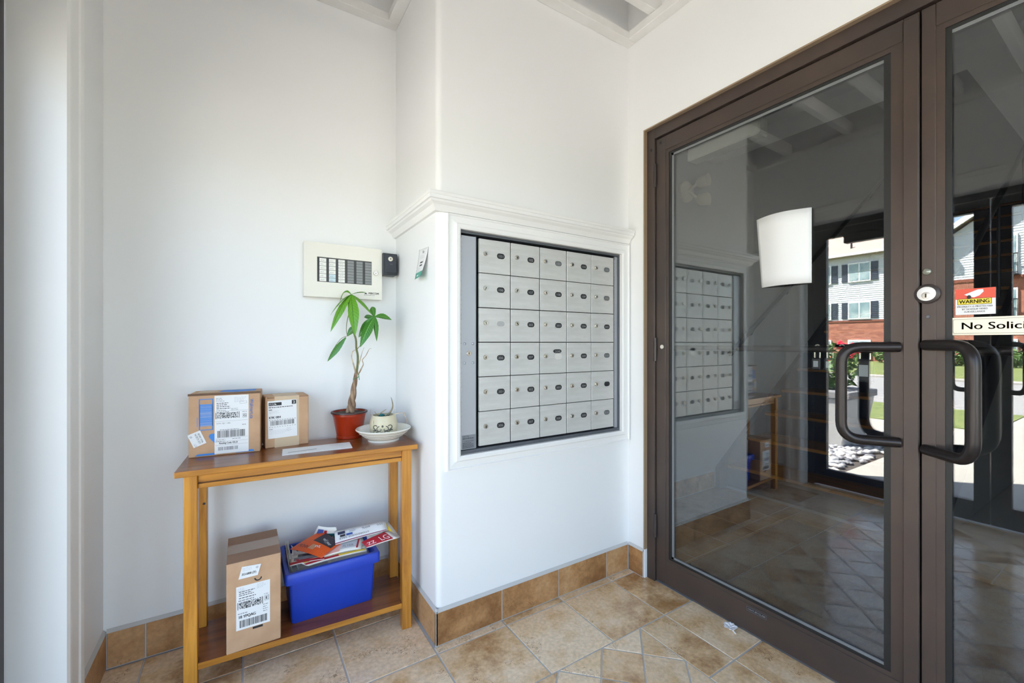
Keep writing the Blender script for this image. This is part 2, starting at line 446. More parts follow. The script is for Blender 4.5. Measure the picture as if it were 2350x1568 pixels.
class Print:
    """flat print in (x,y); mapped to 3D by a function or laid on z=0."""
    def __init__(s):
        s.v = []; s.f = []; s.m = []
    def poly(s, pts, mi=0):
        i = len(s.v); s.v += [tuple(p) for p in pts]; s.f.append(tuple(range(i, i + len(pts)))); s.m.append(mi); return s
    def rect(s, x, y, w, h, mi=0):
        return s.poly([(x, y), (x + w, y), (x + w, y + h), (x, y + h)], mi)
    def frame(s, x, y, w, h, t, mi=0):
        s.rect(x, y, w, t, mi); s.rect(x, y + h - t, w, t, mi); s.rect(x, y, t, h, mi); s.rect(x + w - t, y, t, h, mi); return s
    def ell(s, x, y, a, b, mi=0, n=16, a0=0, a1=2 * math.pi):
        return s.poly([(x + a * math.cos(a0 + (a1 - a0) * k / n), y + b * math.sin(a0 + (a1 - a0) * k / n)) for k in range(n)], mi)
    def text(s, body, x, y, size, mi=0, width=None, rot=0.0, bold=0.0):
        v, f = text_polys(body, size)
        if width and v:
            w = max(p[0] for p in v) or 1
            v = [(p[0] * width / w, p[1]) for p in v]
        c, sn = math.cos(rot), math.sin(rot)
        for dx in ((0.0,) if not bold else (-bold, 0.0, bold)):
            i = len(s.v)
            s.v += [(x + (p[0] + dx) * c - p[1] * sn, y + (p[0] + dx) * sn + p[1] * c) for p in v]
            for q in f: s.f.append(tuple(i + k for k in q)); s.m.append(mi)
        return s
    def barcode(s, x, y, w, h, mi=0, n=44, seed=1, vertical=False):
        rnd = random.Random(seed); t = 0.0; unit = 1.0 / (n * 2)
        while t < 1:
            b = unit * rnd.choice((0.7, 1, 1, 2)); g = unit * rnd.choice((0.8, 1, 1.4, 2.2))
            b = min(b, 1 - t)
            if vertical: s.rect(x, y + t * h, w, b * h, mi)
            else: s.rect(x + t * w, y, b * w, h, mi)
            t += b + g
        return s
    def dots(s, x, y, w, h, nx, ny, mi=0, seed=3, fill=0.48):
        rnd = random.Random(seed)
        for i in range(nx):
            for j in range(ny):
                if rnd.random() < fill: s.rect(x + i * w / nx, y + j * h / ny, w / nx, h / ny, mi)
        return s
    def lines(s, x, y, w, n, pitch, t, mi=0, seed=5):
        """rows of tiny broken strokes standing for illegible small print"""
        rnd = random.Random(seed)
        for k in range(n):
            e = x
            ww = w * rnd.uniform(0.6, 1.0)
            while e < x + ww:
                l = rnd.uniform(0.003, 0.009); l = min(l, x + ww - e)
                s.rect(e, y - k * pitch, l, t, mi); e += l + 0.0018
        return s
    def build(s, name, mats, parent, loc=(0, 0, 0), rot=(0, 0, 0), fn=None):
        me = bpy.data.meshes.new(name)
        vs = [fn(x, y) for x, y in s.v] if fn else [(x, y, 0) for x, y in s.v]
        me.from_pydata(vs, [], s.f); me.polygons.foreach_set('material_index', s.m); me.update()
        for m in (mats if isinstance(mats, (list, tuple)) else [mats]): me.materials.append(m)
        return link(name, me, parent, loc, rot)

FRONT = (math.pi / 2, 0, 0)                    # print facing -Y
FACEX = (math.pi / 2, 0, -math.pi / 2)         # print facing -X, its x running towards -Y

# ================================================================== FLOOR
fb = B().box(-0.56, 1.74, Y_NEAR, 2.08, -0.08, -0.0018)
floor = struct(fb.build('floor', M_GROUT), 'tan ceramic tile floor with grey grout, a diagonal inset set in a straight border', 'floor')
G = 0.0028
TM = {}
def tile_rect(x0, x1, y0, y1, parent, m, z=0.0, name='tile'):
    w, d = x1 - x0 - 2 * G, y1 - y0 - 2 * G
    key = (round(w, 4), round(d, 4), m.name)
    if w < 0.012 or d < 0.012: return
    if key not in TM:
        b = B().prism([(-w / 2, -d / 2), (w / 2, -d / 2), (w / 2, d / 2), (-w / 2, d / 2)], -0.008, 0.0, inset=0.0016)
        me = b.mesh('tile'); me.materials.append(m); TM[key] = me
    return link(name, TM[key], parent, ((x0 + x1) / 2, (y0 + y1) / 2, z))
IX0, IX1, IY1 = -0.323, 1.353, 1.172
DIA = (IX1 - IX0) / 8
IY0 = IY1 - DIA * 11
xs = [-0.415, -0.302, 0.0, 0.304, 0.607, 0.906, 1.205, 1.503, 1.69]
for a, b_ in zip(xs[:-1], xs[1:]):
    tile_rect(a, b_, 1.172, 1.474, floor, M_TILE)
    if a < 0.6:
        tile_rect(a, b_, 1.474, 1.774, floor, M_TILE); tile_rect(a, b_, 1.774, 2.02, floor, M_TILE)
    else:
        tile_rect(a, b_, 1.474, 1.511, floor, M_TILE)
for k in range(9):
    y1 = 1.172 - 0.3015 * k; y0 = y1 - 0.3015
    tile_rect(1.353, 1.505, y0, y1, floor, M_TILE); tile_rect(1.505, 1.70, y0, y1, floor, M_TILE)
    tile_rect(-0.54, -0.323, y0, y1, floor, M_TILE)
tile_rect(-0.54, -0.415, 1.172, 1.474, floor, M_TILE)
tile_rect(-0.54, -0.415, 1.474, 1.65, floor, M_TILE)
# diagonal inset: small square tiles at 45 degrees, cut to triangles at the edges
def clip(poly, ax, lim, keep_less):
    out = []
    for i in range(len(poly)):
        p, q = poly[i], poly[(i + 1) % len(poly)]
        ip = (p[ax] <= lim) if keep_less else (p[ax] >= lim); iq = (q[ax] <= lim) if keep_less else (q[ax] >= lim)
        if ip: out.append(p)
        if ip != iq:
            t = (lim - p[ax]) / (q[ax] - p[ax]); out.append((p[0] + (q[0] - p[0]) * t, p[1] + (q[1] - p[1]) * t))
    return out
DT = {}
for i in range(0, 17):
    for j in range(0, 23):
        if (i + j) % 2 == 0: continue
        cx, cy = IX1 - DIA / 2 * i, IY1 - DIA / 2 * j
        r = DIA / 2 - G * 1.42
        poly = [(cx - r, cy), (cx, cy - r), (cx + r, cy), (cx, cy + r)]
        for ax, lim, kl in ((0, IX1 - G, True), (0, IX0 + G, False), (1, IY1 - G, True), (1, IY0 + G, False)):
            poly = clip(poly, ax, lim, kl)
            if len(poly) < 3: break
        if len(poly) < 3: continue
        key = tuple((round(x - cx, 4), round(y - cy, 4)) for x, y in poly)
        if key not in DT:
            me = B().prism([(x - cx, y - cy) for x, y in poly], -0.008, 0, inset=0.0014).mesh('tile'); me.materials.append(M_TILE); DT[key] = me
        link('tile', DT[key], floor, (cx, cy, 0))

# ================================================================== WALLS OF THE VESTIBULE
wb = B().box(-0.70, 0.70, Y_BACK, Y_BACK + 0.12, 0, Z_TOP)
wall_back = struct(wb.build('wall_back', M_WALL), 'smooth white wall behind the console table', 'wall')

# chase that carries the mailboxes, rounded outer corner, opening for the box
def rounded_plan(x0, x1, y0, y1, r=0.022, n=6):
    p = [(x1, y0), (x1, y1), (x0, y1)]
    for k in range(n + 1):
        a = math.pi + (math.pi / 2) * k / n
        p.append((x0 + r + r * math.cos(a), y0 + r + r * math.sin(a)))
    return p
MX0, MX1, MZ0, MZ1 = 0.712, 1.597, 0.712, 1.592      # opening
ch = B()
full = rounded_plan(X_CHASE, 1.70, Y_MAIL, 2.09)
ch.prism(full, 0, MZ0); ch.prism(full, MZ1, Z_TOP)
ch.prism(rounded_plan(X_CHASE, MX0, Y_MAIL, 2.09), MZ0, MZ1)
ch.box(MX1, 1.70, Y_MAIL, 2.09, MZ0, MZ1); ch.box(MX0, MX1, 1.95, 2.09, MZ0, MZ1)
wall_chase = struct(ch.build('wall_front', M_WALL, smooth=True), 'white projecting wall around the mailboxes with a rounded corner', 'wall')

DY0, DY1, DZ = -0.582, 1.408, 2.184                  # interior door opening
wr = B().box(X_DOORW, 1.74, DY1, 2.09, 0, Z_TOP).box(X_DOORW, 1.74, Y_NEAR, DY0, 0, Z_TOP).box(X_DOORW, 1.74, DY0, DY1, DZ, Z_TOP)
wall_right = struct(wr.build('wall_right', M_WALL), 'white wall holding the glass double doors', 'wall')

EY0, EY1, EZ = -1.36, 1.657, 2.10                    # exterior opening
we = B().box(-0.60, X_LEFT, EY1 + .021, 2.15, 0, 3.3).box(-0.60, X_LEFT, Y_NEAR - 0.1, EY0, 0, 3.3).box(-0.60, X_LEFT, EY0, EY1 + .021, EZ, 3.3)
wall_left = struct(we.build('wall_left', M_WALL), 'white outer wall with the entry glazing', 'wall')
NX0, NX1, NZ0, NZ1 = -0.30, 1.45, 0.10, 2.35          # opening for the added window behind the viewer
wn_ = B().box(-0.60, NX0, Y_NEAR - 0.1, Y_NEAR, 0, 3.3).box(NX1, 1.74, Y_NEAR - 0.1, Y_NEAR, 0, 3.3).box(NX0, NX1, Y_NEAR - 0.1, Y_NEAR, NZ1, 3.3).box(NX0, NX1, Y_NEAR - 0.1, Y_NEAR, 0, NZ0)
wall_near = struct(wn_.build('wall_near', M_WALL), 'white wall behind the viewer', 'wall')
ce = B().box(-0.75, 1.80, Y_NEAR - 0.15, 2.2, Z_TOP, Z_TOP + 0.3)
ceiling = struct(ce.build('ceiling', M_CEIL), 'white ceiling above the open lattice', 'ceiling')

# ================================================================== CEILING LATTICE
lat = thing('ceiling_lattice', 'white painted timber lattice of ledgers and joists under the ceiling', 'lattice', (0.6, 0.4, Z_LAT))
def lat_piece(name, x0, x1, y0, y1, z0, z1):
    return B().box(x0 - 0.6, x1 - 0.6, y0 - 0.4, y1 - 0.4, z0 - Z_LAT, z1 - Z_LAT).build(name, M_LATT, lat, bevel=0.002, seg=1)
T = 0.05
lat_piece('ledger', X_CHASE, 1.66, Y_MAIL - T, Y_MAIL, Z_LAT, Z_LAT + 0.04)
lat_piece('ledger', X_LEFT, X_CHASE, Y_BACK - T, Y_BACK, Z_LAT, Z_LAT + 0.04)
lat_piece('ledger', X_CHASE - T, X_CHASE, Y_MAIL - T, Y_BACK - T, Z_LAT, Z_LAT + 0.04)
lat_piece('ledger', X_DOORW - T, X_DOORW, Y_NEAR, Y_MAIL - T, Z_LAT, Z_LAT + 0.04)
lat_piece('ledger', X_LEFT, X_LEFT + T, Y_NEAR, Y_BACK - T, Z_LAT, Z_LAT + 0.04)
for y in (1.325, 1.04, 0.755, 0.47, 0.185, -0.10, -0.385, -0.67, -0.955, -1.24):
    lat_piece('joist', X_LEFT, X_DOORW, y - 0.02, y + 0.02, Z_LAT + 0.041, Z_LAT + 0.13)
lat_piece('joist', X_LEFT, X_CHASE, 1.72, 1.76, Z_LAT + 0.041, Z_LAT + 0.13)

# round flush ceiling lamp above the lattice
lamp = thing('ceiling_lamp', 'round flush ceiling lamp with a frosted dome above the lattice', 'lamp', (0.30, 1.18, Z_TOP))
B().lathe([(0.165, 0), (0.165, -0.03), (0.15, -0.035)], 32, cap=True).build('base', M_WHITE_PL, lamp, smooth=True)
M_DOME = mat('frosted_dome', (0.9, 0.88, 0.84), 0.4, emit=(1.0, 0.9, 0.76), estr=0.35)
B().lathe([(0.148, -0.034), (0.14, -0.06), (0.11, -0.085), (0.06, -0.1), (0.004, -0.104)], 32, cap=True).build('dome', M_DOME, lamp, smooth=True)

# ================================================================== TILE BASEBOARDS
def baseboard(name, label, p0, p1, nrm, joints, h=0.128, m=None):
    """p0->p1 along the wall foot; nrm points into the room; joints = distances of the vertical joints."""
    p0, p1, n = Vector((*p0, 0)), Vector((*p1, 0)), Vector((*nrm, 0))
    L = (p1 - p0).length; d = (p1 - p0).normalized()
    root = thing(name, label, 'baseboard', p0, math.atan2(d.y, d.x), kind='structure')
    side = 1 if Vector((-d.y, d.x, 0)).dot(n) > 0 else -1
    def bx(nm, a, b, t0, t1, z0, z1, mm, bev=0):
        ya, yb = sorted((t0 * side, t1 * side))
        return B().box(a, b, ya, yb, z0, z1).build(nm, mm, root, bevel=bev, seg=1)
    bx('grout_backing', 0, L, 0.0005, 0.006, 0.0, h + 0.004, M_GROUT)
    js = [0] + list(joints) + [L]
    for a, b in zip(js[:-1], js[1:]):
        bx('tile', a + 0.0025, b - 0.0025, 0.0007, 0.009, 0.004, h, m or M_BTILE, 0.0012)
    pr = [(0, 0.0005 * side, h), (0, 0.0095 * side, h), (0, 0.0005 * side, h + 0.012)]
    B().extrude_profile(pr, (0, 0, 0), (L, 0, 0)).build('caulk_bead', M_CAP, root)
    return root
baseboard('baseboard_front', 'brown tile baseboard below the mailboxes', (X_CHASE - 0.009, Y_MAIL), (1.65, Y_MAIL), (0, -1), (0.293, 0.592, 0.888))
baseboard('baseboard_side', 'brown tile baseboard on the side of the mailbox chase', (X_CHASE, Y_MAIL - 0.009), (X_CHASE, Y_BACK), (-1, 0), (0.27,))
baseboard('baseboard_back', 'brown tile baseboard behind the console table', (X_LEFT + 0.009, Y_BACK), (X_CHASE - 0.009, Y_BACK), (0, -1), (0.106, 0.408, 0.71))
baseboard('baseboard_left', 'brown tile baseboard by the entry casing', (X_LEFT, 1.785), (X_LEFT, Y_BACK), (1, 0), ())
baseboard('baseboard_right', 'short brown tile baseboard piece beside the bronze door frame', (X_DOORW, 1.414), (X_DOORW, Y_MAIL - 0.009), (-1, 0), ())

# ================================================================== TRIM
# casing of the entry opening: moulded board, legs and head
def moulded(name, prof, path, closed, m, parent, close_prof=True):
    """sweep a 2D profile (u = outward from the opening in the wall plane, w = proud of the wall) along a polygon in a plane.
    path: list of (point3d, out_dir3d); normal nrm3d handled by caller through tuples (P, O, N)."""
    R = []
    for P, O, N in path:
        R.append([Vector(P) + Vector(O) * u + Vector(N) * w for u, w in prof])
    if closed: R.append(R[0])
    b = B()
    n = len(prof); i = 0
    for r in R: b.v += [tuple(p) for p in r]
    for r in range(len(R) - 1):
        for k in range(n):
            q = (k + 1) % n
            if not close_prof and q == 0: continue
            b.f.append((r * n + k, r * n + q, (r + 1) * n + q, (r + 1) * n + k)); b.m.append(0)
    if not closed:
        b.f.append(tuple(range(n - 1, -1, -1))); b.m.append(0)
        e = (len(R) - 1) * n; b.f.append(tuple(e + k for k in range(n))); b.m.append(0)
    return b.build(name, m, parent)
CAS = [(0, 0), (0, 0.002), (0.008, 0.007), (0.018, 0.0085), (0.026, 0.0085), (0.030, 0.006), (0.075, 0.008), (0.080, 0.012), (0.094, 0.014), (0.104, 0.014), (0.112, 0.008), (0.112, 0)]
trim1 = thing('trim_1', 'white moulded casing around the entry opening', 'trim', (X_LEFT, 0.2, 0), kind='structure')
Nn = (1, 0, 0)
def rel(p, o=(X_LEFT, 0.2, 0)): return tuple(Vector(p) - Vector(o))
moulded('casing', CAS, [(rel((X_LEFT, EY1, 0)), (0, 1, 0), Nn), (rel((X_LEFT, EY1, EZ)), (0, 1, 1), Nn), (rel((X_LEFT, EY0, EZ)), (0, -1, 1), Nn), (rel((X_LEFT, EY0, 0)), (0, -1, 0), Nn)], False, M_TRIM, trim1)
B().box(-0.112, 0.0, EY1 - 0.2, EY1 + 0.0205 - 0.2, 0, EZ).build('jamb_board', M_TRIM, trim1)

# crown rail above the mailboxes, returning round the chase to the back wall
CR0 = 1.650
RAIL = [(0.0, 0.0), (0.012, 0.0), (0.016, 0.006), (0.024, 0.020), (0.036, 0.028), (0.040, 0.034), (0.046, 0.036), (0.046, 0.048), (0.050, 0.050), (0.050, 0.060), (0.034, 0.063), (0.030, 0.070), (0.018, 0.073), (0.0, 0.074)]
trim2 = thing('trim_2', 'white crown moulding rail above the mailboxes, turning the chase corner', 'trim', (X_CHASE, Y_MAIL, CR0), kind='structure')
rb = B()
ringsR = []
for (px, py, ox, oy) in ((1.655, Y_MAIL, 0, -1), (X_CHASE, Y_MAIL, -1, -1), (X_CHASE, Y_BACK, -1, 0)):
    ringsR.append([(px - X_CHASE + ox * w, py - Y_MAIL + oy * w, z) for w, z in RAIL])
rb.rings(ringsR, 0, True)
rb.build('rail_moulding', M_TRIM, trim2)

# casing around the mailboxes
trim3 = thing('trim_3', 'white moulded frame around the mailbox panel', 'trim', (1.153, Y_MAIL, 1.155), kind='structure')
MC = [(0.0, -0.02), (0.0, 0.020), (0.006, 0.023), (0.018, 0.023), (0.022, 0.017), (0.026, 0.016), (0.046, 0.013), (0.050, 0.019), (0.054, 0.019), (0.058, 0.0), (0.05, -0.001)]
cpts = []
for (x, z, ox, oz) in ((MX0, MZ0, -1, -1), (MX1, MZ0, 1, -1), (MX1, MZ1, 1, 1), (MX0, MZ1, -1, 1)):
    cpts.append(((x - 1.153, 0, z - 1.155), (ox, 0, oz), (0, -1, 0)))
moulded('frame_moulding', MC, cpts, True, M_TRIM, trim3)

# ================================================================== MAILBOX PANEL
mb = thing('mailbox_panel', 'recessed panel of thirty satin metal mailboxes in the white wall', 'mailboxes', (1.15, 1.53, MZ0))
def L3(x, y, z): return (x - 1.15, y - 1.53, z - MZ0)
fr = B()
ox, oy, oz = 1.15, 1.53, MZ0
def mbx(b, x0, x1, y0, y1, z0, z1, mi=0): return b.box(x0 - ox, x1 - ox, y0 - oy, y1 - oy, z0 - oz, z1 - oz, mi)
mbx(fr, MX0 + .001, MX1 - .001, 1.60, 1.62, MZ0 + .001, MZ1 - .001)
fr.build('back_plate', M_BLACK, mb)
fr = B()
mbx(fr, MX0 + .001, MX1 - .001, 1.512, 1.60, MZ1 - .010, MZ1 - .001); mbx(fr, MX0 + .001, MX1 - .001, 1.512, 1.60, MZ0 + .001, MZ0 + .014)
mbx(fr, MX0 + .001, MX0 + .006, 1.512, 1.60, MZ0 + .014, MZ1 - .010); mbx(fr, MX1 - .008, MX1 - .001, 1.512, 1.60, MZ0 + .014, MZ1 - .010)
mbx(fr, 0.790, 0.7985, 1.530, 1.60, MZ0 + .014, MZ1 - .012)
fr.build('outer_frame', M_DKALU, mb)
sp_ = B(); mbx(sp_, 0.7235, 0.7885, 1.515, 1.53, MZ0 + .016, MZ1 - .018)
sidep = sp_.build('side_panel', M_ALU, mb, bevel=0.0015)
for nm, x0, x1 in (('piano_hinge', 0.7185, 0.7225),):
    hb = B(); z = MZ0 + .018
    while z < MZ1 - .03:
        mbx(hb, x0, x1, 1.513, 1.52, z, z + 0.0165); z += 0.019
    hb.build(nm, M_ALU, mb)
hb = B(); z = MZ0 + .02
while z < MZ1 - .03:
    mbx(hb, 1.5635, 1.568, 1.516, 1.523, z, z + 0.0145); z += 0.017
hb.build('piano_hinge', M_ALU, mb)
hb = B(); mbx(hb, 1.570, 1.588, 1.520, 1.53, MZ0 + .014, MZ1 - .012); hb.build('hinge_leaf', M_ALU, mb)
# lock and rivets on the side panel
def disc_y(r, t, seg=16, dome=0.0):
    """little cylinder facing -Y, front at y=-t"""
    pr = [(r, 0), (r, t * 0.7), (r * 0.85, t), (0.0005, t + dome)]
    R = [[(a * math.cos(2 * math.pi * j / seg), -z, a * math.sin(2 * math.pi * j / seg)) for j in range(seg)] for a, z in pr]
    return B().rings(R, 0, True)
slot = lambda b, w, h, y, x=0, z=0: b.box(x - w / 2, x + w / 2, y - 0.0006, y, z - h / 2, z + h / 2, 1)
lk = disc_y(0.010, 0.005, 20); slot(lk, 0.0022, 0.008, -0.0052)
lk.build('lock', [M_CHROME, M_BLACK], sidep, L3(0.756, 1.515, 1.108), smooth=True)
rv = disc_y(0.0055, 0.003, 12, 0.001).mesh('rivet'); rv.materials.append(M_ALU)
for dx in (-0.018, 0.018):
    for dz in (0.038, -0.038):
        link('rivet', rv, sidep, L3(0.756 + dx, 1.515, 1.108 + dz))
pl = Print(); pl.rect(0, 0, 0.06, 0.055, 1); pl.text('HOTEL', 0.004, 0.046, 0.009, 0); pl.lines(0.004, 0.040, 0.05, 1, 0.006, 0.0028, 0, 2)
pl.text('CANADIAN', 0.010, 0.028, 0.008, 0); pl.lines(0.004, 0.022, 0.052, 4, 0.006, 0.0026, 0, 4)
pl.build('maker_plate', [M_INK, mat('plate_grey', srgb(140, 144, 150), 0.4, 0.3)], sidep, L3(0.7262, 1.5146, MZ0 + .018), FRONT)

COLS = [0.802, 0.953, 1.106, 1.258, 1.410, 1.560]
ROWS = [1.573, 1.433, 1.293, 1.152, 1.012, 0.872, 0.732]
NUMS = [['101', '102', '103', '104', '105'], ['106', '107', '108', '109', '110'], ['', '202', '203', '204', '205'],
        ['206', '207', '208', '209', '210'], ['301', '302', '303', '304', ''], ['306', '307', '308', '309', '310']]
PALE = {(0, 2), (0, 4), (1, 4), (3, 4), (5, 4)}
dw, dh = 0.1475, 0.1375
dme = B().box(-dw / 2, dw / 2, 0, 0.012, -dh / 2, dh / 2)
d0 = dme.build('mailbox_door', M_STEEL, mb, bevel=0.0015, seg=2); door_mesh = d0.data; bpy.data.objects.remove(d0)
lk = disc_y(0.0095, 0.008, 18, 0.0); lk.lathe([(0, 0)], 3) if False else None
slot(lk, 0.003, 0.010, -0.0082, 0.0, -0.001)
lo = lk.build('lock', [M_CHROME, M_BLACK], mb, smooth=True); lock_mesh = lo.data; bpy.data.objects.remove(lo)
def stadium(w, h, n=8):
    r = h / 2; p = []
    for k in range(n + 1): a = -math.pi / 2 + math.pi * k / n; p.append((w / 2 - r + r * math.cos(a), r * math.sin(a)))
    for k in range(n + 1): a = math.pi / 2 + math.pi * k / n; p.append((-w / 2 + r + r * math.cos(a), r * math.sin(a)))
    return p
rnd = random.Random(4)
M_NUM = mat('number_ink', srgb(150, 152, 152), 0.5)
M_PLATE2 = mat('faded_plate', srgb(96, 98, 98), 0.5)
M_PLATE3 = mat('blank_plate', srgb(172, 172, 170), 0.5)
M_GROOVE = mat('plate_groove', srgb(228, 226, 220), 0.35, 0.4)
for r in range(6):
    for c_ in range(5):
        x = (COLS[c_] + COLS[c_ + 1]) / 2; z = (ROWS[r] + ROWS[r + 1]) / 2
        dr = link('mailbox_door', door_mesh, mb, L3(x, 1.517 + rnd.uniform(-.0008, .0008), z), (rnd.uniform(-.006, .006), 0, rnd.uniform(-.008, .008)))
        link('lock', lock_mesh, dr, (-0.046, 0.0, 0.009), (0, rnd.uniform(-.5, .5), 0))
        pp = Print()
        blank = NUMS[r][c_] == ''
        yo = 0.0 if (r, c_) != (3, 2) else 0.016
        pp.poly([(a, b) for a, b in stadium(0.0415, 0.0265)], 2)
        pp.poly([(a, b + yo) for a, b in stadium(0.038, 0.023)] if not yo else [(a * 1.25 - .006, b * 0.75 + 0.024) for a, b in stadium(0.038, 0.023)], 0)
        if NUMS[r][c_] and not yo: pp.text(NUMS[r][c_], -0.0135, -0.0055, 0.0145, 1, width=0.025)
        if yo: pp.text(NUMS[r][c_], -0.020, 0.019, 0.0125, 1, width=0.030)
        base = M_PLATE3 if (blank and c_ == 0) else (M_PLATE2 if (r, c_) in PALE else M_INK)
        o = pp.build('number_plate', [base, M_NUM, M_GROOVE], dr, (0.027, -0.0012, 0.006), FRONT)
        # print layers lie one on the other, spaced by a hair
        for p in o.data.polygons:
            dz = {2: 0.0, 0: 0.0003, 1: 0.0006}[p.material_index]
            for vi in p.vertices: o.data.vertices[vi].co.z = dz

# ================================================================== FIRE ANNUNCIATOR PANEL
an = thing('alarm_panel', 'cream fire alarm annunciator panel with rows of zone labels on the back wall', 'alarm panel', (0.38, Y_BACK, 1.463))
def ab(b, x0, x1, z0, z1, y0, y1, mi=0): return b.box(x0 - .38, x1 - .38, y0 - Y_BACK, y1 - Y_BACK, z0 - 1.463, z1 - 1.463, mi)
AX0, AX1, AZ0, AZ1, AY = 0.217, 0.543, 1.348, 1.581, 1.982
WX0, WX1, WZ0, WZ1 = 0.268, 0.497, 1.413, 1.520
q = B(); ab(q, AX0, AX1, AZ0, AZ1, AY + .022, Y_BACK); q.build('back_box', M_CREAM, an, bevel=0.002)
q = B(); ab(q, AX0, AX1, WZ1, AZ1, AY, AY + .022); ab(q, AX0, AX1, AZ0, WZ0, AY, AY + .022); ab(q, AX0, WX0, WZ0, WZ1, AY, AY + .022); ab(q, WX1, AX1, WZ0, WZ1, AY, AY + .022)
cov = q.build('cover', M_CREAM, an)
q = B(); ab(q, WX0 - .002, WX1 + .002, WZ0 - .002, WZ1 + .002, AY + .007, AY + .012); q.build('display_board', mat('board_dark', srgb(58, 58, 58), 0.5), an)
M_SLIP = mat('zone_slip', srgb(232, 231, 224), 0.6); M_SLIPB = mat('zone_slip_blue', srgb(196, 214, 220), 0.6); M_SLIPG = mat('zone_slip_grey', srgb(132, 134, 133), 0.5)
cw = (WX1 - WX0) / 6
for i in range(6):
    n = 6 if i < 2 else 8
    for j in range(n):
        x0 = WX0 + i * cw + 0.010; x1 = WX0 + (i + 1) * cw - 0.001
        hh = (WZ1 - WZ0 - 0.006) / n
        z1 = WZ1 - 0.004 - j * hh
        m_ = M_SLIPG if i > 2 else (M_SLIPB if (i == 1 and j > 3) else M_SLIP)
        q = B(); ab(q, x0, x1, z1 - hh + 0.0016, z1, AY + .0055, AY + .0072); o = q.build('zone_label', m_, an)
        if i <= 2:
            pr = Print(); pr.lines(0.004, 0.0055, 0.018, 1, 0.004, 0.0014, 0, i * 9 + j)
            pr.build('print', M_GREYINK, o, (x0 - .38, AY + .0052 - Y_BACK, z1 - hh + 0.0016 - 1.463), FRONT)
B().box(*[0] * 6) if False else None
lk = disc_y(0.0095, 0.006, 20); slot(lk, 0.0022, 0.008, -0.0062); lk.build('lock', [M_CHROME, M_BLACK], cov, (0.514 - .38, AY - Y_BACK, 1.468 - 1.463), smooth=True)
pr = Print(); pr.poly([(0, 0), (0.008, 0.006), (0.016, 0)], 0); pr.text('MIRCOM', 0.020, 0.0, 0.0125, 0, width=0.046, bold=0.0004); pr.lines(0, -0.006, 0.068, 1, 0.003, 0.002, 1, 3)
pr.build('print', [M_INK, M_GREYINK], cov, (0.462 - .38, AY - 0.0004 - Y_BACK, 1.371 - 1.463), FRONT)

# key lock box beside it
kb = thing('key_box', 'small black key lock box between the alarm panel and the corner', 'lock box', (0.577, Y_BACK, 1.515))
B().box(-0.034, 0.034, -0.062, 0, -0.05, 0.05).build('body', M_PLASTIC_K, kb, bevel=0.004)
kd = B().box(-0.025, 0.029, -0.066, -0.062, -0.040, 0.044).build('door', mat('black_satin', srgb(46, 49, 58), 0.3), kb, bevel=0.003)
lk = disc_y(0.0105, 0.004, 20); slot(lk, 0.004, 0.006, -0.0042); lk.build('lock', [mat('lock_ivory', srgb(222, 216, 200), 0.35), M_BLACK], kd, (0.0, -0.066, 0.023), smooth=True)
pr = Print(); pr.rect(0, 0, 0.012, 0.0015); pr.build('print', M_GREYINK, kd, (-0.002, -0.0663, -0.001), FRONT)

# leaflet taped on the side of the chase, bowed away from the wall at its lower end
lf = thing('leaflet', 'small white leaflet with a green foot taped to the chase side wall', 'leaflet', (X_CHASE, 1.68, 1.475))
def leaf_fn(u, v):     # u 0..1 along -Y, v 0..1 upwards; held at the top, bowing off the wall below
    y = 1.702 - 0.100 * u
    lift = 0.0015 + (1 - v) ** 1.4 * (0.019 + 0.014 * u)
    z = 1.412 + 0.125 * v - 0.006 * u * v
    return (-lift, y - 1.68, z - 1.475)
q = B()
for i in range(8):
    for j in range(10):
        q.quad([leaf_fn(i / 8, j / 10), leaf_fn((i + 1) / 8, j / 10), leaf_fn((i + 1) / 8, (j + 1) / 10), leaf_fn(i / 8, (j + 1) / 10)], 1 if j < 2 else 0)
me = q.mesh('sheet'); bm = bmesh.new(); bm.from_mesh(me); bmesh.ops.remove_doubles(bm, verts=bm.verts, dist=1e-5); bm.to_mesh(me); bm.free()
sh = place('sheet', me, [M_WHITE, M_GREENPR], lf, smooth=True)
so = sh.modifiers.new('thickness', 'SOLIDIFY'); so.thickness = 0.0006
pr = Print(); pr.text('Buy', 0.45, 0.84, 0.14, 0); pr.lines(0.2, 0.76, 0.6, 3, 0.045, 0.012, 1, 1)
for yy in (0.50, 0.40): pr.rect(0.36, yy, 0.34, 0.05, 0)
pr.lines(0.2, 0.32, 0.5, 2, 0.08, 0.012, 1, 8); pr.rect(0.25, 0.06, 0.3, 0.05, 2)
pr.build('print', [M_INK, M_PALEINK, M_WHITE], sh, fn=lambda x, y: tuple(Vector(leaf_fn(x, y)) + Vector((-0.0010, 0, 0))))

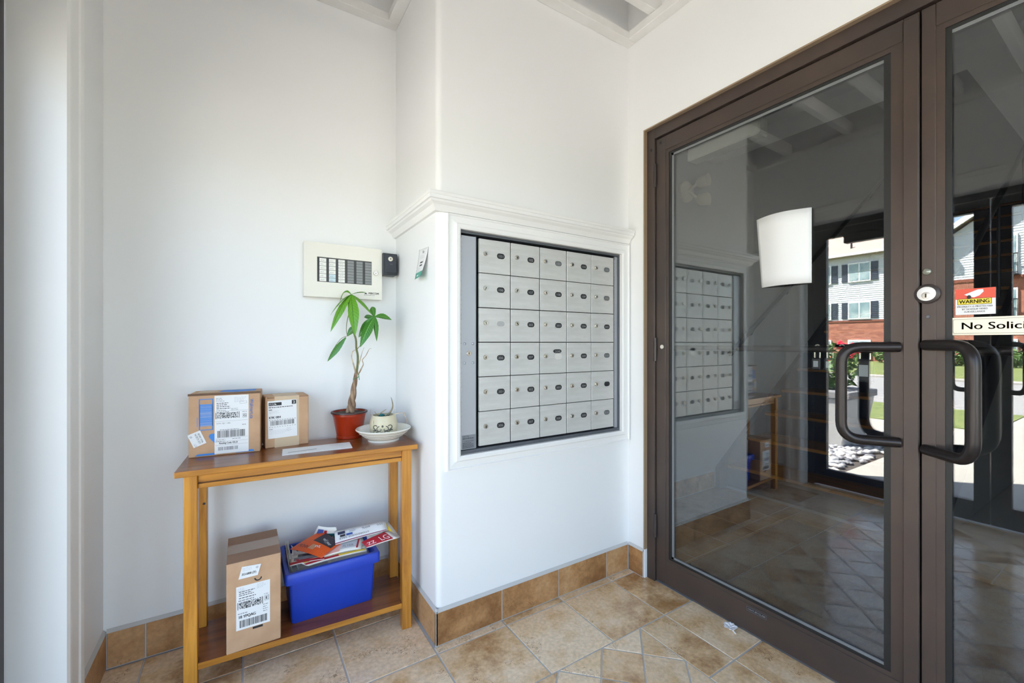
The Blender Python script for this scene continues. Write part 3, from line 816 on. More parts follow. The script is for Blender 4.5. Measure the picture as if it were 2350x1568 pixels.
# ================================================================== INTERIOR GLASS DOUBLE DOORS
FX = 1.685                        # face of the leaves
MIDY = 0.414
fr4 = thing('trim_4', 'dark bronze metal frame of the glass double doors', 'door frame', (1.675, MIDY, 0), kind='structure')
def fbx(name, y0, y1, z0, z1, x0=1.675, x1=1.75, m=M_BRONZE, bev=0.0015):
    return B().box(x0 - 1.675, x1 - 1.675, y0 - MIDY, y1 - MIDY, z0, z1).build(name, m, fr4, bevel=bev, seg=1)
fbx('jamb', 1.3625, DY1, 0, DZ); fbx('jamb', DY0, -0.5345, 0, DZ); fbx('head', -0.5345, 1.3625, 2.1335, DZ)
fbx('door_stop', 1.345, 1.3625, 0, 2.1335, 1.735, 1.75, M_BRONZE_D); fbx('door_stop', -0.5345, -0.517, 0, 2.1335, 1.735, 1.75, M_BRONZE_D); fbx('door_stop', -0.517, 1.345, 2.116, 2.1335, 1.735, 1.75, M_BRONZE_D)
fbx('threshold', -0.5345, 1.3625, -0.003, 0.007, 1.692, 1.75, M_DKALU)
M_TAN = mat('tan_caulk', srgb(150, 128, 104), 0.6)
fbx('caulk_edge', DY1 - 0.001, DY1 + 0.005, 0.14, DZ + 0.005, 1.656, 1.676, M_TAN, 0); fbx('caulk_edge', DY0, DY1 - 0.001, DZ - 0.001, DZ + 0.005, 1.656, 1.676, M_TAN, 0)
# drilled holes in the corner, hinges
for (y, z, x) in ((1.382, 2.085, 1.675),):
    B().rings([[(0, 0.006 * math.cos(a), 0.008 * math.sin(a)) for a in [k * math.pi / 5 for k in range(10)]], [(-0.0012, 0.006 * math.cos(a), 0.008 * math.sin(a)) for a in [k * math.pi / 5 for k in range(10)]]]).build('screw_hole', M_BLACK, fr4, (0, y - MIDY, z))

def disc_x(r, t, seg=18, dome=0.0):
    pr = [(r, 0), (r, t * 0.7), (r * 0.86, t), (0.0004, t + dome)]
    return B().rings([[(-z, a * math.cos(2 * math.pi * j / seg), a * math.sin(2 * math.pi * j / seg)) for j in range(seg)] for a, z in pr], 0, True)

def arc_path(p0, p1, p2, p3, rad=0.045, n=7):
    """polyline p0-p1-p2-p3 with rounded corners at p1 and p2"""
    P = [Vector(p) for p in (p0, p1, p2, p3)]; out = [P[0]]
    for k in (1, 2):
        a = (P[k - 1] - P[k]).normalized(); b = (P[k + 1] - P[k]).normalized()
        s, e = P[k] + a * rad, P[k] + b * rad
        for t in range(n + 1):
            u = t / n; out.append(s * (1 - u) ** 2 + P[k] * 2 * u * (1 - u) + e * u * u)
    out.append(P[3])
    return out

def leaf(name, label, sgn):
    """sgn +1: hinge at +Y side (left in view), -1: mirrored."""
    my = (lambda y: y - MIDY) if sgn > 0 else (lambda y: -(y - MIDY))
    d = thing(name, label, 'door', (FX, MIDY, 0.0), kind='structure')
    def bx(nm, y0, y1, z0, z1, x0=0.0, x1=0.045, m=M_BRONZE, bev=0.0015, parent=None):
        a, b = sorted((my(y0), my(y1)))
        return B().box(x0, x1, a, b, z0, z1).build(nm, m, parent or d, bevel=bev, seg=1)
    YH, YL = 1.360, 0.416 if sgn > 0 else 0.4165
    a1, a2, a3 = (0.452, 0.482, 0.500) if sgn > 0 else (0.447, 0.466, 0.479)
    bx('hinge_stile', 1.307, YH, 0.010, 2.128)
    ls = bx('lock_stile', YL, a1, 0.010, 2.128)
    if sgn > 0: bx('astragal', 0.4165, 0.451, 0.012, 2.118, -0.006, 0.0)
    bx('top_rail', a1, 1.307, 2.062, 2.128)
    bx('bottom_rail', a1, 1.307, 0.010, 0.118)
    # glazing bead, gasket and pane
    bd = B()
    for (y0, y1, z0, z1) in ((1.290, 1.307, 0.118, 2.062), (a1, a2, 0.118, 2.062), (a2, 1.290, 2.046, 2.062), (a2, 1.290, 0.118, 0.133)):
        a, b = sorted((my(y0), my(y1))); bd.box(0.003, 0.042, a, b, z0, z1)
    bd.build('glazing_bead', M_BRONZE, d)
    pane = B()
    a, b = sorted((my(1.290), my(a2))); pane.box(0.014, 0.020, a, b, 0.133, 2.046)
    pane = pane.build('glass_pane', M_GLASS, d)
    gk = B(); gg = B()
    for (y0, y1, z0, z1) in ((1.278, 1.290, 0.133, 2.046), (a2, a3, 0.133, 2.046), (a3, 1.278, 2.036, 2.046), (a3, 1.278, 0.133, 0.141)):
        a, b = sorted((my(y0), my(y1))); gk.box(0.006, 0.0138, a, b, z0, z1)
    for (y0, y1, z0, z1) in ((1.268, 1.278, 0.141, 2.036), (a3, 1.278, 2.026, 2.036), (a3, 1.278, 0.141, 0.150)):
        a, b = sorted((my(y0), my(y1))); gg.box(0.009, 0.0138, a, b, z0, z1)
    gk.build('gasket', M_BLACK, pane); gg.build('setting_strip', M_GREYGASK, pane)
    # hinges
    for z in (1.955, 1.118, 0.27):
        B().tube([(-0.006, my(1.3615), z - 0.056), (-0.006, my(1.3615), z - 0.0005), (-0.006, my(1.3615), z + 0.0005), (-0.006, my(1.3615), z + 0.056)], 0.0085, 10).build('hinge', M_BRONZE_D, d, smooth=True)
    disc_x(0.0095, 0.004, 18).build('through_bolt', mat('bolt_bright', srgb(224, 218, 206), 0.3, 0.3), d, (0, my(1.326), 1.131), smooth=True)
    # offset pull handle
    if sgn > 0: pts = ((0.004, 0.462, 1.137), (-0.074, 0.583, 1.137), (-0.074, 0.583, 0.846), (0.004, 0.462, 0.846))
    else: pts = ((0.004, 0.424, 1.143), (-0.092, 0.538, 1.143), (-0.092, 0.538, 0.838), (0.004, 0.424, 0.838))
    path = arc_path(*[(x, my(y), z) for x, y, z in pts], rad=0.055)
    B().tube(path, 0.0155, 16).build('pull_handle', M_TUBE, d, smooth=True)
    # push bar on the lobby side
    pb = B().tube([(0.092, my(1.335), 1.127), (0.092, my(0.9), 1.127), (0.092, my(0.445), 1.127)], 0.0125, 12).build('push_bar', M_TUBE, d, smooth=True)
    for y in (1.335, 0.448):
        a, b = sorted((my(y - 0.011), my(y + 0.011))); B().box(0.045, 0.098, a, b, 1.112, 1.142).build('bracket', M_TUBE, pb, bevel=0.003)
    # closer on the lobby side
    cl = bx('door_closer', 0.90, 1.225, 1.985, 2.058, 0.046, 0.115, mat('closer_grey', srgb(128, 126, 118), 0.45), 0.006)
    q = B(); q.box(0.07, 0.095, *sorted((my(0.80), my(0.93))), 2.06, 2.072); q.build('arm', M_DKALU, cl, bevel=0.003)
    return d, my
door1, my1 = leaf('door_1', 'bronze framed glass door leaf hinged beside the mailboxes', 1)
door2, my2 = leaf('door_2', 'bronze framed glass door leaf carrying the no soliciting sign', -1)
B().rings([[(0, 0.006 * math.cos(k * math.pi / 5), 0.008 * math.sin(k * math.pi / 5)) for k in range(10)], [(-0.0012, 0.006 * math.cos(k * math.pi / 5), 0.008 * math.sin(k * math.pi / 5)) for k in range(10)]]).build('screw_hole', M_BLACK, door1, (0, my1(1.335), 2.106))
# maker's sticker on the bottom rail
pr = Print(); pr.rect(0, 0, 0.075, 0.016, 1); pr.frame(0, 0, 0.075, 0.016, 0.0012, 2); pr.text('CENTURYGLASS', 0.004, 0.0045, 0.0095, 0, width=0.067, bold=0.0002)
o = pr.build('maker_sticker', [M_WHITE, M_INK, M_GREYINK], door1, (-0.0004, my1(0.924), 0.093), FACEX)
for p in o.data.polygons:
    for vi in p.vertices: o.data.vertices[vi].co.z = {1: 0, 2: 0.0003, 0: 0.0003}[p.material_index]
# cylinder lock, button and screw on the right leaf (its lock stile)
cyl = disc_x(0.0285, 0.010, 28).build('cylinder_lock', M_BRONZE_D, door2, (0, 0.398 - MIDY, 1.292), smooth=True)
disc_x(0.0205, 0.003, 24).build('cylinder_face', mat('lock_face', srgb(226, 224, 222), 0.3, 0.2), cyl, (-0.0105, 0, 0), smooth=True)
q = disc_x(0.010, 0.002, 20); q.box(-0.0035, -0.0018, -0.0016, 0.0016, -0.006, 0.005, 1); q.build('plug', [mat('lock_plug', srgb(206, 200, 190), 0.3, 0.5), M_INK], cyl, (-0.0135, 0.0005, -0.005), smooth=True)
disc_x(0.0095, 0.006, 18, 0.003).build('stile_button', mat('button_metal', srgb(150, 152, 140), 0.3, 0.5), door2, (0, 0.399 - MIDY, 1.357), smooth=True)
disc_x(0.0045, 0.002, 12).build('screw', M_DKALU, door2, (0, 0.397 - MIDY, 1.226), smooth=True)

# ------------------------------------------------------------------ things on the door glass
GX = FX + 0.0136
# blank sheet taped on the glass, bowed towards the room
nt_ = thing('paper_notice', 'blank white paper sheet bowed out from the left glass door', 'paper', (GX, 0.79, 1.49))
def note_fn(u, v):
    y = (0.889 - 0.019 * (1 - v)) + (0.700 - 0.889 + 0.019 * (1 - v)) * u
    bow = 0.005 + 0.034 * math.sin(math.pi * min(1, u * 0.97 + 0.03)) * (0.75 + 0.25 * v)
    return Vector((-bow, y - 0.79, 1.362 + 0.266 * v - 1.49))
q = B(); n = 16
for i in range(n):
    for j in range(6):
        q.quad([note_fn(i / n, j / 6), note_fn((i + 1) / n, j / 6), note_fn((i + 1) / n, (j + 1) / 6), note_fn(i / n, (j + 1) / 6)])
me = q.mesh('sheet'); bm = bmesh.new(); bm.from_mesh(me); bmesh.ops.remove_doubles(bm, verts=bm.verts, dist=1e-5); bm.to_mesh(me); bm.free()
ns = place('sheet', me, M_WHITE, nt_, smooth=True); ns.modifiers.new('thickness', 'SOLIDIFY').thickness = 0.0005
B().box(-0.0055, -0.001, -0.012, 0.012, 0.126, 0.146).build('tape', M_TAPE_B, nt_)

def layered(o, order, step=0.0003):
    for p in o.data.polygons:
        for vi in p.vertices: o.data.vertices[vi].co.z = order.index(p.material_index) * step
    return o
# surveillance sticker
ws = thing('warning_sticker', 'red and yellow WARNING video surveillance sticker above the no soliciting sign', 'sticker', (GX, 0.343, 1.228))
B().box(-0.0012, 0, -0.0755, 0, 0, 0.0715).build('backing', M_WHITE_PL, ws, bevel=0.0004, seg=1)
W_, H_ = 0.0755, 0.0715
pr = Print()
pr.rect(0, 0, W_, H_, 0); pr.rect(0, H_ * 0.60, W_, H_ * 0.40, 1)
pr.rect(0.004, H_ * 0.385, W_ - 0.011, H_ * 0.235, 2); pr.rect(0.005, H_ * 0.40, W_ - 0.013, H_ * 0.205, 3)
pr.text('WARNING', 0.0075, H_ * 0.435, 0.0145, 2, width=W_ - 0.0185, bold=0.0002)
pr.text('PROPERTY IS PROTECTED', 0.0035, H_ * 0.28, 0.0062, 2, width=W_ - 0.0085)
pr.text('BY 24 HOUR VIDEO', 0.013, H_ * 0.18, 0.0062, 2, width=W_ - 0.027)
pr.text('SURVEILLANCE', 0.017, H_ * 0.08, 0.0062, 2, width=W_ - 0.036)
# camera pictogram
pr.poly([(0.017, H_ * 0.78), (0.043, H_ * 0.95), (0.053, H_ * 0.95), (0.054, H_ * 0.86), (0.046, H_ * 0.72), (0.036, H_ * 0.655), (0.026, H_ * 0.70)], 0)
pr.ell(0.0265, H_ * 0.675, 0.0042, 0.0055, 2); pr.ell(0.0262, H_ * 0.675, 0.0034, 0.0046, 4)
layered(pr.build('print', [M_WHITE_PL, M_REDPR, M_INK, M_YELLOW, M_WHITE], ws, (-0.0014, 0, 0), FACEX), [0, 1, 2, 3, 4])
# keep letters above the yellow field
pn = ws.children[-1].data
for p in pn.polygons:
    if p.material_index == 2 and len(p.vertices) != 4 or (p.material_index == 2 and p.area < 4e-6):
        for vi in p.vertices: pn.vertices[vi].co.z = 0.0018
    if p.material_index == 0 and len(p.vertices) == 7:
        for vi in p.vertices: pn.vertices[vi].co.z = 0.0012
# ivory sign
sg = thing('no_soliciting_sign', 'ivory No Soliciting plate with black lettering on the right glass door', 'sign', (GX, 0.354, 1.171))
SW, SH = 0.208, 0.0495
B().box(-0.003, 0, -SW, 0, 0, SH).build('plate', M_IVORY, sg, bevel=0.0008, seg=1)
pr = Print()
pr.text('No Soliciting', 0.0215, 0.0165, 0.0275, 0, width=SW - 0.043, bold=0.0005)
t = 0.0007; a, b, r = 0.006, 0.005, 0.004
for k in range(4):
    pass
pr.rect(a + r, b, SW - 2 * (a + r), t); pr.rect(a + r, SH - b - t, SW - 2 * (a + r), t); pr.rect(a, b + r, t, SH - 2 * (b + r)); pr.rect(SW - a - t, b + r, t, SH - 2 * (b + r))
for (cx, cy, a0) in ((a + r, b + r, math.pi), (SW - a - r, b + r, 1.5 * math.pi), (SW - a - r, SH - b - r, 0), (a + r, SH - b - r, 0.5 * math.pi)):
    for k in range(5):
        a1, a2 = a0 + k * math.pi / 10, a0 + (k + 1) * math.pi / 10
        pr.poly([(cx + (r - t) * math.cos(a1), cy + (r - t) * math.sin(a1)), (cx + r * math.cos(a1), cy + r * math.sin(a1)), (cx + r * math.cos(a2), cy + r * math.sin(a2)), (cx + (r - t) * math.cos(a2), cy + (r - t) * math.sin(a2))])
pr.build('lettering', mat('brown_ink', srgb(54, 44, 34), 0.5), sg, (-0.0033, 0, 0), FACEX)

# padlocks hanging on the push bar, lobby side
for k, (y, w, h, lab) in enumerate(((0.716, 0.030, 0.044, 'black padlock farthest left on the lobby push bar'), (0.676, 0.032, 0.046, 'black padlock second along the lobby push bar'),
                             (0.640, 0.036, 0.044, 'black padlock third along the lobby push bar'), (0.575, 0.050, 0.078, 'large black key safe hanging nearest the lock stile'))):
    pk = thing('padlock', lab, 'padlock', (FX + 0.092, y, 1.095 - h), group='locks hanging on the push bar')
    B().box(-0.013, 0.013, -w / 2, w / 2, 0, h).build('body', M_PLASTIC_K, pk, bevel=0.005)
    sp = []
    for j in range(13):
        a = math.pi * j / 12; sp.append((0, w * 0.28 * math.cos(a), h + 0.030 + 0.018 * math.sin(a)))
    B().tube([(0, w * 0.28, h - 0.004)] + sp + [(0, -w * 0.28, h - 0.004)], 0.0032, 8).build('shackle', M_CHROME, pk, smooth=True)
    B().box(-0.0146, -0.0131, -w * 0.25, w * 0.25, h * 0.25, h * 0.75).build('dial_plate', M_ALU, pk)

# ================================================================== ENTRY GLAZING (exterior doors and an added sidelight)
XE = -0.53
fr5 = thing('trim_5', 'dark metal frame of the entry doors', 'door frame', (XE, 0.2, 0), kind='structure')
M_FRAME_E = mat('entry_frame', srgb(48, 46, 50), 0.4, 0.3)
def ebx(nm, y0, y1, z0, z1, x0=-0.06, x1=0.0, par=None, m=None, bev=0.002):
    return B().box(x0, x1, y0 - 0.2, y1 - 0.2, z0, z1).build(nm, m or M_FRAME_E, par or fr5, bevel=bev, seg=1)
ebx('jamb', 1.612, EY1, 0, EZ); ebx('jamb', EY0, EY0 + 0.04, 0, EZ); ebx('mullion', -0.385, -0.325, 0, EZ); ebx('head', EY0 + .04, 1.612, EZ - 0.045, EZ)
def eleaf(name, label, ya, yb, handle):
    d = thing(name, label, 'door', (XE, 0.2, 0), kind='structure')
    zb, zt = 0.012, EZ - 0.05
    ebx('stile', yb - 0.085, yb, zb, zt, -0.05, -0.005, d); ebx('stile', ya, ya + 0.07, zb, zt, -0.05, -0.005, d)
    ebx('top_rail', ya + .07, yb - .085, zt - 0.07, zt, -0.05, -0.005, d); ebx('bottom_rail', ya + .07, yb - .085, zb, 0.14, -0.05, -0.005, d)
    B().box(-0.031, -0.025, ya + .07 - .2, yb - .085 - .2, 0.14, zt - 0.07).build('glass_pane', M_GLASS_E, d)
    if handle is not None:
        s = 1 if handle > (ya + yb) / 2 else -1
        B().tube(arc_path((-0.005, handle - .2, 1.14), (0.06, handle - .2 - s * 0.10, 1.14), (0.06, handle - .2 - s * 0.10, 0.85), (-0.005, handle - .2, 0.85), 0.05), 0.015, 12).build('pull_handle', M_TUBE, d, smooth=True)
        B().tube([(0.05, ya + 0.05 - .2, 1.127), (0.05, yb - 0.17 - .2, 1.127)], 0.0125, 10).build('push_bar', M_TUBE, d, smooth=True)
        c = B().box(-0.004, 0.055, yb - 0.52 - .2, yb - 0.22 - .2, zt - 0.14, zt - 0.07).build('door_closer', M_FRAME_E, d, bevel=0.006)
    return d
eleaf('door_3', 'entry glass door leaf next to the left wall', 0.645, 1.61, 0.70)
eleaf('door_4', 'second entry glass door leaf', -0.322, 0.64, 0.59)
w1 = thing('added_sidelight', 'fixed glass sidelight added out of view beside the entry doors for more daylight', 'window', (XE, 0.2, 0), kind='structure')  # unseen sidelight, added to let more daylight in
ebx('sill', EY0 + .04, -0.385, 0, 0.12, -0.05, -0.005, w1)
B().box(-0.031, -0.025, EY0 + .04 - .2, -0.385 - .2, 0.12, EZ - 0.045).build('glass_pane', M_GLASS_E, w1)

w2 = thing('added_window', 'tall glazed window added unseen behind the viewer to light the facing walls', 'window', (0.575, Y_NEAR - 0.05, 0), kind='structure')  # unseen window, assumed here to bring daylight onto the walls facing it
for (a, b, z0, z1) in ((NX0, NX0 + .05, NZ0, NZ1), (NX1 - .05, NX1, NZ0, NZ1), (0.55, 0.60, NZ0 + .05, NZ1 - .05), (NX0 + .05, NX1 - .05, NZ0, NZ0 + .05), (NX0 + .05, NX1 - .05, NZ1 - .05, NZ1)):
    B().box(a - .575, b - .575, -0.03, 0.03, z0, z1).build('frame_bar', M_FRAME_E, w2, bevel=0.002, seg=1)
for (a, b) in ((NX0 + .05, 0.55), (0.60, NX1 - .05)):
    B().box(a - .575, b - .575, -0.003, 0.003, NZ0 + .05, NZ1 - .05).build('glass_pane', M_GLASS_E, w2)

# ================================================================== CONSOLE TABLE
TBA = math.radians(-3.4)
tb = thing('console_table', 'narrow golden wood console table with a lower shelf', 'table', (-0.184, 1.694, 0), TBA)
TW, TD, TZ = 0.780, 0.285, 0.742
top = B().box(0, TW, 0, TD, TZ - 0.020, TZ)
o = top.build('tabletop', [M_WOOD_TOP, M_WOOD], tb, bevel=0.003)
for p in o.data.polygons:
    p.material_index = 0 if p.normal.z > 0.9 else 1
LW = 0.037
for lx in (0.021, TW - 0.021 - LW):
    for ly in (0.018, TD - 0.018 - LW):
        B().box(lx, lx + LW, ly, ly + LW, 0, TZ - 0.0205).build('leg', M_WOOD_V, tb, bevel=0.003)
a0, a1 = 0.021 + LW, TW - 0.021 - LW
ap = B().box(a0, a1, 0.027, 0.042, TZ - 0.048, TZ - 0.0205).build('apron', M_WOOD, tb, bevel=0.0015)
B().box(a0, a1, 0.032, 0.042, TZ - 0.052, TZ - 0.0482).build('groove', mat('wood_shadow_groove', srgb(96, 58, 22), 0.6), ap)
B().box(a0, a1, 0.027, 0.042, TZ - 0.068, TZ - 0.0522).build('bead', M_WOOD, ap, bevel=0.002)
B().box(a0, a1, TD - 0.042, TD - 0.027, TZ - 0.068, TZ - 0.0205).build('apron', M_WOOD, tb, bevel=0.0015)
for lx in (0.030, TW - 0.045):
    B().box(lx, lx + 0.015, 0.018 + LW, TD - 0.018 - LW, TZ - 0.068, TZ - 0.0205).build('side_apron', M_WOOD, tb, bevel=0.0015)
sb = B().box(a0 - 0.03, a1 + 0.03, 0.018 + LW + .001, TD - 0.018 - LW - .001, 0.088, 0.108)
sb.box(a0 + .001, a1 - .001, 0.020, 0.018 + LW + .001, 0.088, 0.108).box(a0 + .001, a1 - .001, TD - 0.018 - LW - .001, TD - 0.02, 0.088, 0.108)
o = sb.build('shelf', [M_WOOD_TOP, M_WOOD], tb)
for p in o.data.polygons: p.material_index = 0 if p.normal.z > 0.9 else 1
for (lx, ly, z) in ((0.05, TD - 0.018 - LW - 0.0008, 0.56),):
    q = disc_y(0.0045, 0.0012, 12); q.build('screw_hole', M_BLACK, tb, (lx, ly, z))

# ================================================================== PARCELS
def carton(name, label, loc, rz, W, D, H, gap=False):
    t = thing(name, label, 'parcel', loc, rz, group='cardboard parcels')
    c = B().box(0, W, 0, D, 0, H).build('carton', M_CARD, t, bevel=0.003)
    return t, c
SHIP = [M_WHITE, M_INK, M_GREYINK, M_PALEINK]
def sticker(t, x, z, w, h, rot=0.0, y=-0.0008, lift=0.0):
    """white paper label on the front face: x,z = its lower left corner, returned object has print space w x h"""
    o = B().box(0, w, -0.0006, 0, 0, h).build('shipping_label', M_WHITE, t, (x, y + 0.0006, z), (0, -rot, 0))
    return o
# big parcel
t1, c1 = carton('parcel', 'large cardboard parcel with blue print at the left end of the console table', (-0.163, 1.876, TZ), math.radians(-5), 0.2185, 0.125, 0.225)
WB, HB = 0.2185, 0.225
pr = Print()
x0, y0, w, h = 0.140 * WB, 0.42 * HB, 0.19 * WB, 0.50 * HB
pr.frame(x0, y0, w, h, 0.0028, 0)
pr.rect(x0, y0 + h * 0.13, w, h * 0.70, 0)
pr.barcode(x0 + 0.0035, y0 + h * 0.14, w - 0.007, h * 0.68, 1, n=24, seed=9, vertical=True)
Print().text('Walmart.ca', 0.853 * WB, 0.885 * HB, 0.0155, 0, width=0.073, rot=-math.pi / 2, bold=0.0003).build('store_name', M_BLUEINK, c1, (0, -0.0003, 0), FRONT)
pr.lines(0.108 * WB, 0.62 * HB, 0.006, 12, 0.0028, 0.0012, 0, 7)
for (nm, pol) in (('blue_heart', [(0.27, 0.315), (0.285, 0.285), (0.36, 0.19), (0.36, 0.355), (0.31, 0.36), (0.28, 0.345)]),
                  ('blue_band', [(0.085, 0.018), (0.36, 0.018), (0.37, 0.035), (0.345, 0.048), (0.12, 0.048)]), ('blue_band', [(0.645, 0.018), (0.915, 0.018), (0.90, 0.045), (0.88, 0.05), (0.69, 0.05)])):
    Print().poly([(a * WB, b * HB) for a, b in pol]).build(nm, M_BLUEINK, c1, (0, -0.0003, 0), FRONT)
layered(pr.build('blue_print', [M_BLUEINK, mat('blue_ink_pale', srgb(142, 160, 196), 0.6)], c1, (0, -0.0003, 0), FRONT), [0, 1])
# top flaps: tape and blue bands
pr = Print(); pr.poly([(0.02, 0.03), (0.09, 0.055), (0.07, 0.10), (0.02, 0.10)], 1); pr.poly([(0.08, 0.05), (0.14, 0.02), (0.20, 0.05), (0.2, 0.11), (0.09, 0.11)], 0)
pr.build('top_print', [M_BLUEINK, M_TAPE_B], c1, (0, 0, HB + 0.0004))
B().box(-0.0015, WB + .0015, -0.0016, 0.004, HB - 0.006, HB + 0.0012).build('flap_edge', M_CARD_E, c1)
lb = sticker(t1, 0.350 * WB, 0.026 * HB, 0.480 * WB, 0.935 * HB)
LWd, LHt = 0.480 * WB, 0.935 * HB
pr = Print()
pr.lines(0.004, LHt * 0.95, 0.028, 3, 0.0052, 0.0016, 2, 1); pr.lines(0.060, LHt * 0.955, 0.038, 4, 0.0052, 0.0015, 3, 2)
pr.lines(0.006, LHt * 0.865, 0.052, 4, 0.0065, 0.0022, 1, 3); pr.frame(LWd - 0.028, LHt * 0.85, 0.022, 0.0085, 0.0006, 2)
pr.lines(0.006, LHt * 0.74, 0.04, 2, 0.006, 0.0018, 2, 4); pr.lines(0.05, LHt * 0.765, 0.025, 2, 0.005, 0.0014, 2, 5)
for yy in (0.73, 0.555, 0.265, 0.205, 0.145): pr.rect(0.002, LHt * yy, LWd - 0.004, 0.0005, 2)
pr.dots(0.006, LHt * 0.605, 0.066, LHt * 0.10, 44, 11, 1, 3); pr.rect(0.003, LHt * 0.60, 0.0016, LHt * 0.11, 1); pr.rect(0.0745, LHt * 0.60, 0.0016, LHt * 0.11, 1)
pr.frame(LWd - 0.0185, LHt * 0.60, 0.0125, 0.0145, 0.0008, 1); pr.text('G', LWd - 0.0165, LHt * 0.617, 0.0125, 1, width=0.0085, bold=0.0004); pr.lines(LWd - 0.02, LHt * 0.70, 0.016, 1, 0.005, 0.0016, 2, 6)
pr.text('K9V 0J1 186', 0.006, LHt * 0.51, 0.0065, 2, width=0.042); pr.lines(LWd - 0.02, LHt * 0.475, 0.016, 1, 0.005, 0.0018, 1, 9)
pr.lines(0.016, LHt * 0.405, 0.07, 1, 0.005, 0.0018, 2, 10); pr.barcode(0.009, LHt * 0.275, LWd - 0.020, LHt * 0.12, 1, n=46, seed=12)
pr.lines(0.003, LHt * 0.235, 0.042, 2, 0.0055, 0.0018, 2, 13); pr.lines(0.054, LHt * 0.238, 0.04, 1, 0.0055, 0.0018, 2, 14)
pr.text('Routing Code: 02L,B', 0.014, LHt * 0.165, 0.0095, 1, width=0.056, bold=0.0002); pr.barcode(0.011, LHt * 0.055, 0.060, LHt * 0.06, 2, n=30, seed=15)
pr.build('print', SHIP, lb, (0, -0.0009, 0), FRONT)
lb = sticker(t1, 0.072 * WB, 0.155 * HB, 0.040, 0.050, math.radians(22), y=-0.0014)
pr = Print(); pr.text('LSO GUELPH', 0.0255, 0.006, 0.009, 1, width=0.038, rot=math.pi / 2); pr.text('903-5838', 0.034, 0.006, 0.008, 1, width=0.036, rot=math.pi / 2); pr.ell(0.007, 0.039, 0.004, 0.004, 3); pr.lines(0.004, 0.010, 0.010, 4, 0.0035, 0.0008, 2, 4)
pr.build('print', SHIP, lb, (0, -0.0009, 0), FRONT)

# smaller parcel beside it
t2, c2 = carton('parcel', 'smaller taped cardboard parcel numbered 2 beside the large parcel', (0.072, 1.889, TZ), math.radians(3), 0.153, 0.120, 0.1975)
WS, HS = 0.153, 0.1975
tp = B().box(0.032, 0.118, -0.0007, 0.001, 0.0, HS + 0.0006).box(0.032, 0.118, 0.0, 0.1205, HS, HS + 0.0007); tp.build('packing_tape', M_TAPE_B, t2)
for xa, xb in ((0.006, 0.030), (0.119, 0.151)):
    B().box(xa, xb, -0.0006, 0.004, HS - 0.005, HS - 0.0025).build('flap_gap', M_CARD_E, c2)
lb = sticker(t2, 0.010, 0.036, 0.101, 0.146, math.radians(1.0), y=-0.0016)
pr = Print(); pr.rect(0.004, 0.127, 0.044, 0.012, 1); pr.lines(0.006, 0.134, 0.03, 2, 0.004, 0.0014, 0, 3); pr.poly([(0.024, 0.131), (0.0265, 0.136), (0.029, 0.131)], 0)
pr.rect(0.084, 0.128, 0.0155, 0.0155, 1); pr.text('2', 0.0875, 0.131, 0.0135, 0, width=0.008, bold=0.0005)
pr.lines(0.004, 0.119, 0.090, 1, 0.005, 0.0026, 1, 6); pr.rect(0.004, 0.110, 0.011, 0.0024, 1); pr.lines(0.005, 0.106, 0.045, 3, 0.004, 0.001, 3, 7)
pr.text('K9K 0B4', 0.004, 0.077, 0.0125, 1, width=0.040, bold=0.0004)
for k in range(11): pr.rect(0.004 + k * 0.0088, 0.0705, 0.005, 0.0012, 1); pr.rect(0.004 + k * 0.0088, 0.0435, 0.004, 0.0012, 1)
pr.barcode(0.009, 0.050, 0.082, 0.018, 1, n=40, seed=22); pr.text('AUBE', 0.004, 0.034, 0.005, 1, width=0.012); pr.lines(0.004, 0.029, 0.08, 3, 0.0055, 0.001, 3, 11); pr.lines(0.064, 0.036, 0.02, 3, 0.0045, 0.0012, 3, 12)
layered(pr.build('print', SHIP, lb, (0, -0.0009, 0), FRONT), [1, 2, 3, 0])

# tall parcel on the lower shelf
t3, c3 = carton('parcel', 'tall cardboard parcel standing on the lower shelf beside the blue bin', (-0.047, 1.703, 0.108), math.radians(0), 0.160, 0.225, 0.302)
W3, H3, D3 = 0.160, 0.302, 0.225
B().box(-0.0006, W3 + 0.0006, 0.075, 0.150, H3, H3 + 0.0008).box(W3, W3 + 0.0006, 0.075, 0.150, H3 - 0.05, H3 + 0.0005).build('packing_tape', M_TAPE, t3)
pr = Print(); pr.rect(0, 0, W3, D3, 0); pr.build('top_flaps', M_CARD_D, c3, (0, 0, H3 + 0.0004))
B().box(0.002, W3 - 0.002, 0.1118, 0.1132, H3 + 0.0003, H3 + 0.0006).build('flap_seam', M_CARD_E, c3)
lb = sticker(t3, 0.0275, 0.0715, 0.099, 0.147, 0.0)
pr = Print(); w, h = 0.099, 0.147
pr.lines(0.004, h * 0.95, 0.03, 3, 0.0045, 0.0013, 3, 31); pr.lines(0.060, h * 0.96, 0.032, 4, 0.0045, 0.0013, 3, 32)
pr.lines(0.008, h * 0.865, 0.055, 3, 0.0062, 0.0022, 1, 33); pr.lines(0.008, h * 0.72, 0.06, 1, 0.006, 0.0024, 1, 34); pr.lines(0.006, h * 0.665, 0.062, 1, 0.006, 0.002, 1, 36)
pr.dots(0.008, h * 0.475, 0.066, h * 0.16, 42, 14, 1, 35, 0.5); pr.rect(0.004, h * 0.47, 0.0018, h * 0.17, 1); pr.rect(0.0755, h * 0.47, 0.0018, h * 0.17, 1)
pr.frame(0.083, h * 0.53, 0.0125, 0.017, 0.0008, 1); pr.text('E', 0.0855, h * 0.555, 0.014, 1, width=0.0075, bold=0.0005); pr.lines(0.081, h * 0.68, 0.014, 1, 0.005, 0.0016, 2, 37); pr.lines(0.078, h * 0.44, 0.017, 4, 0.0075, 0.002, 2, 38)
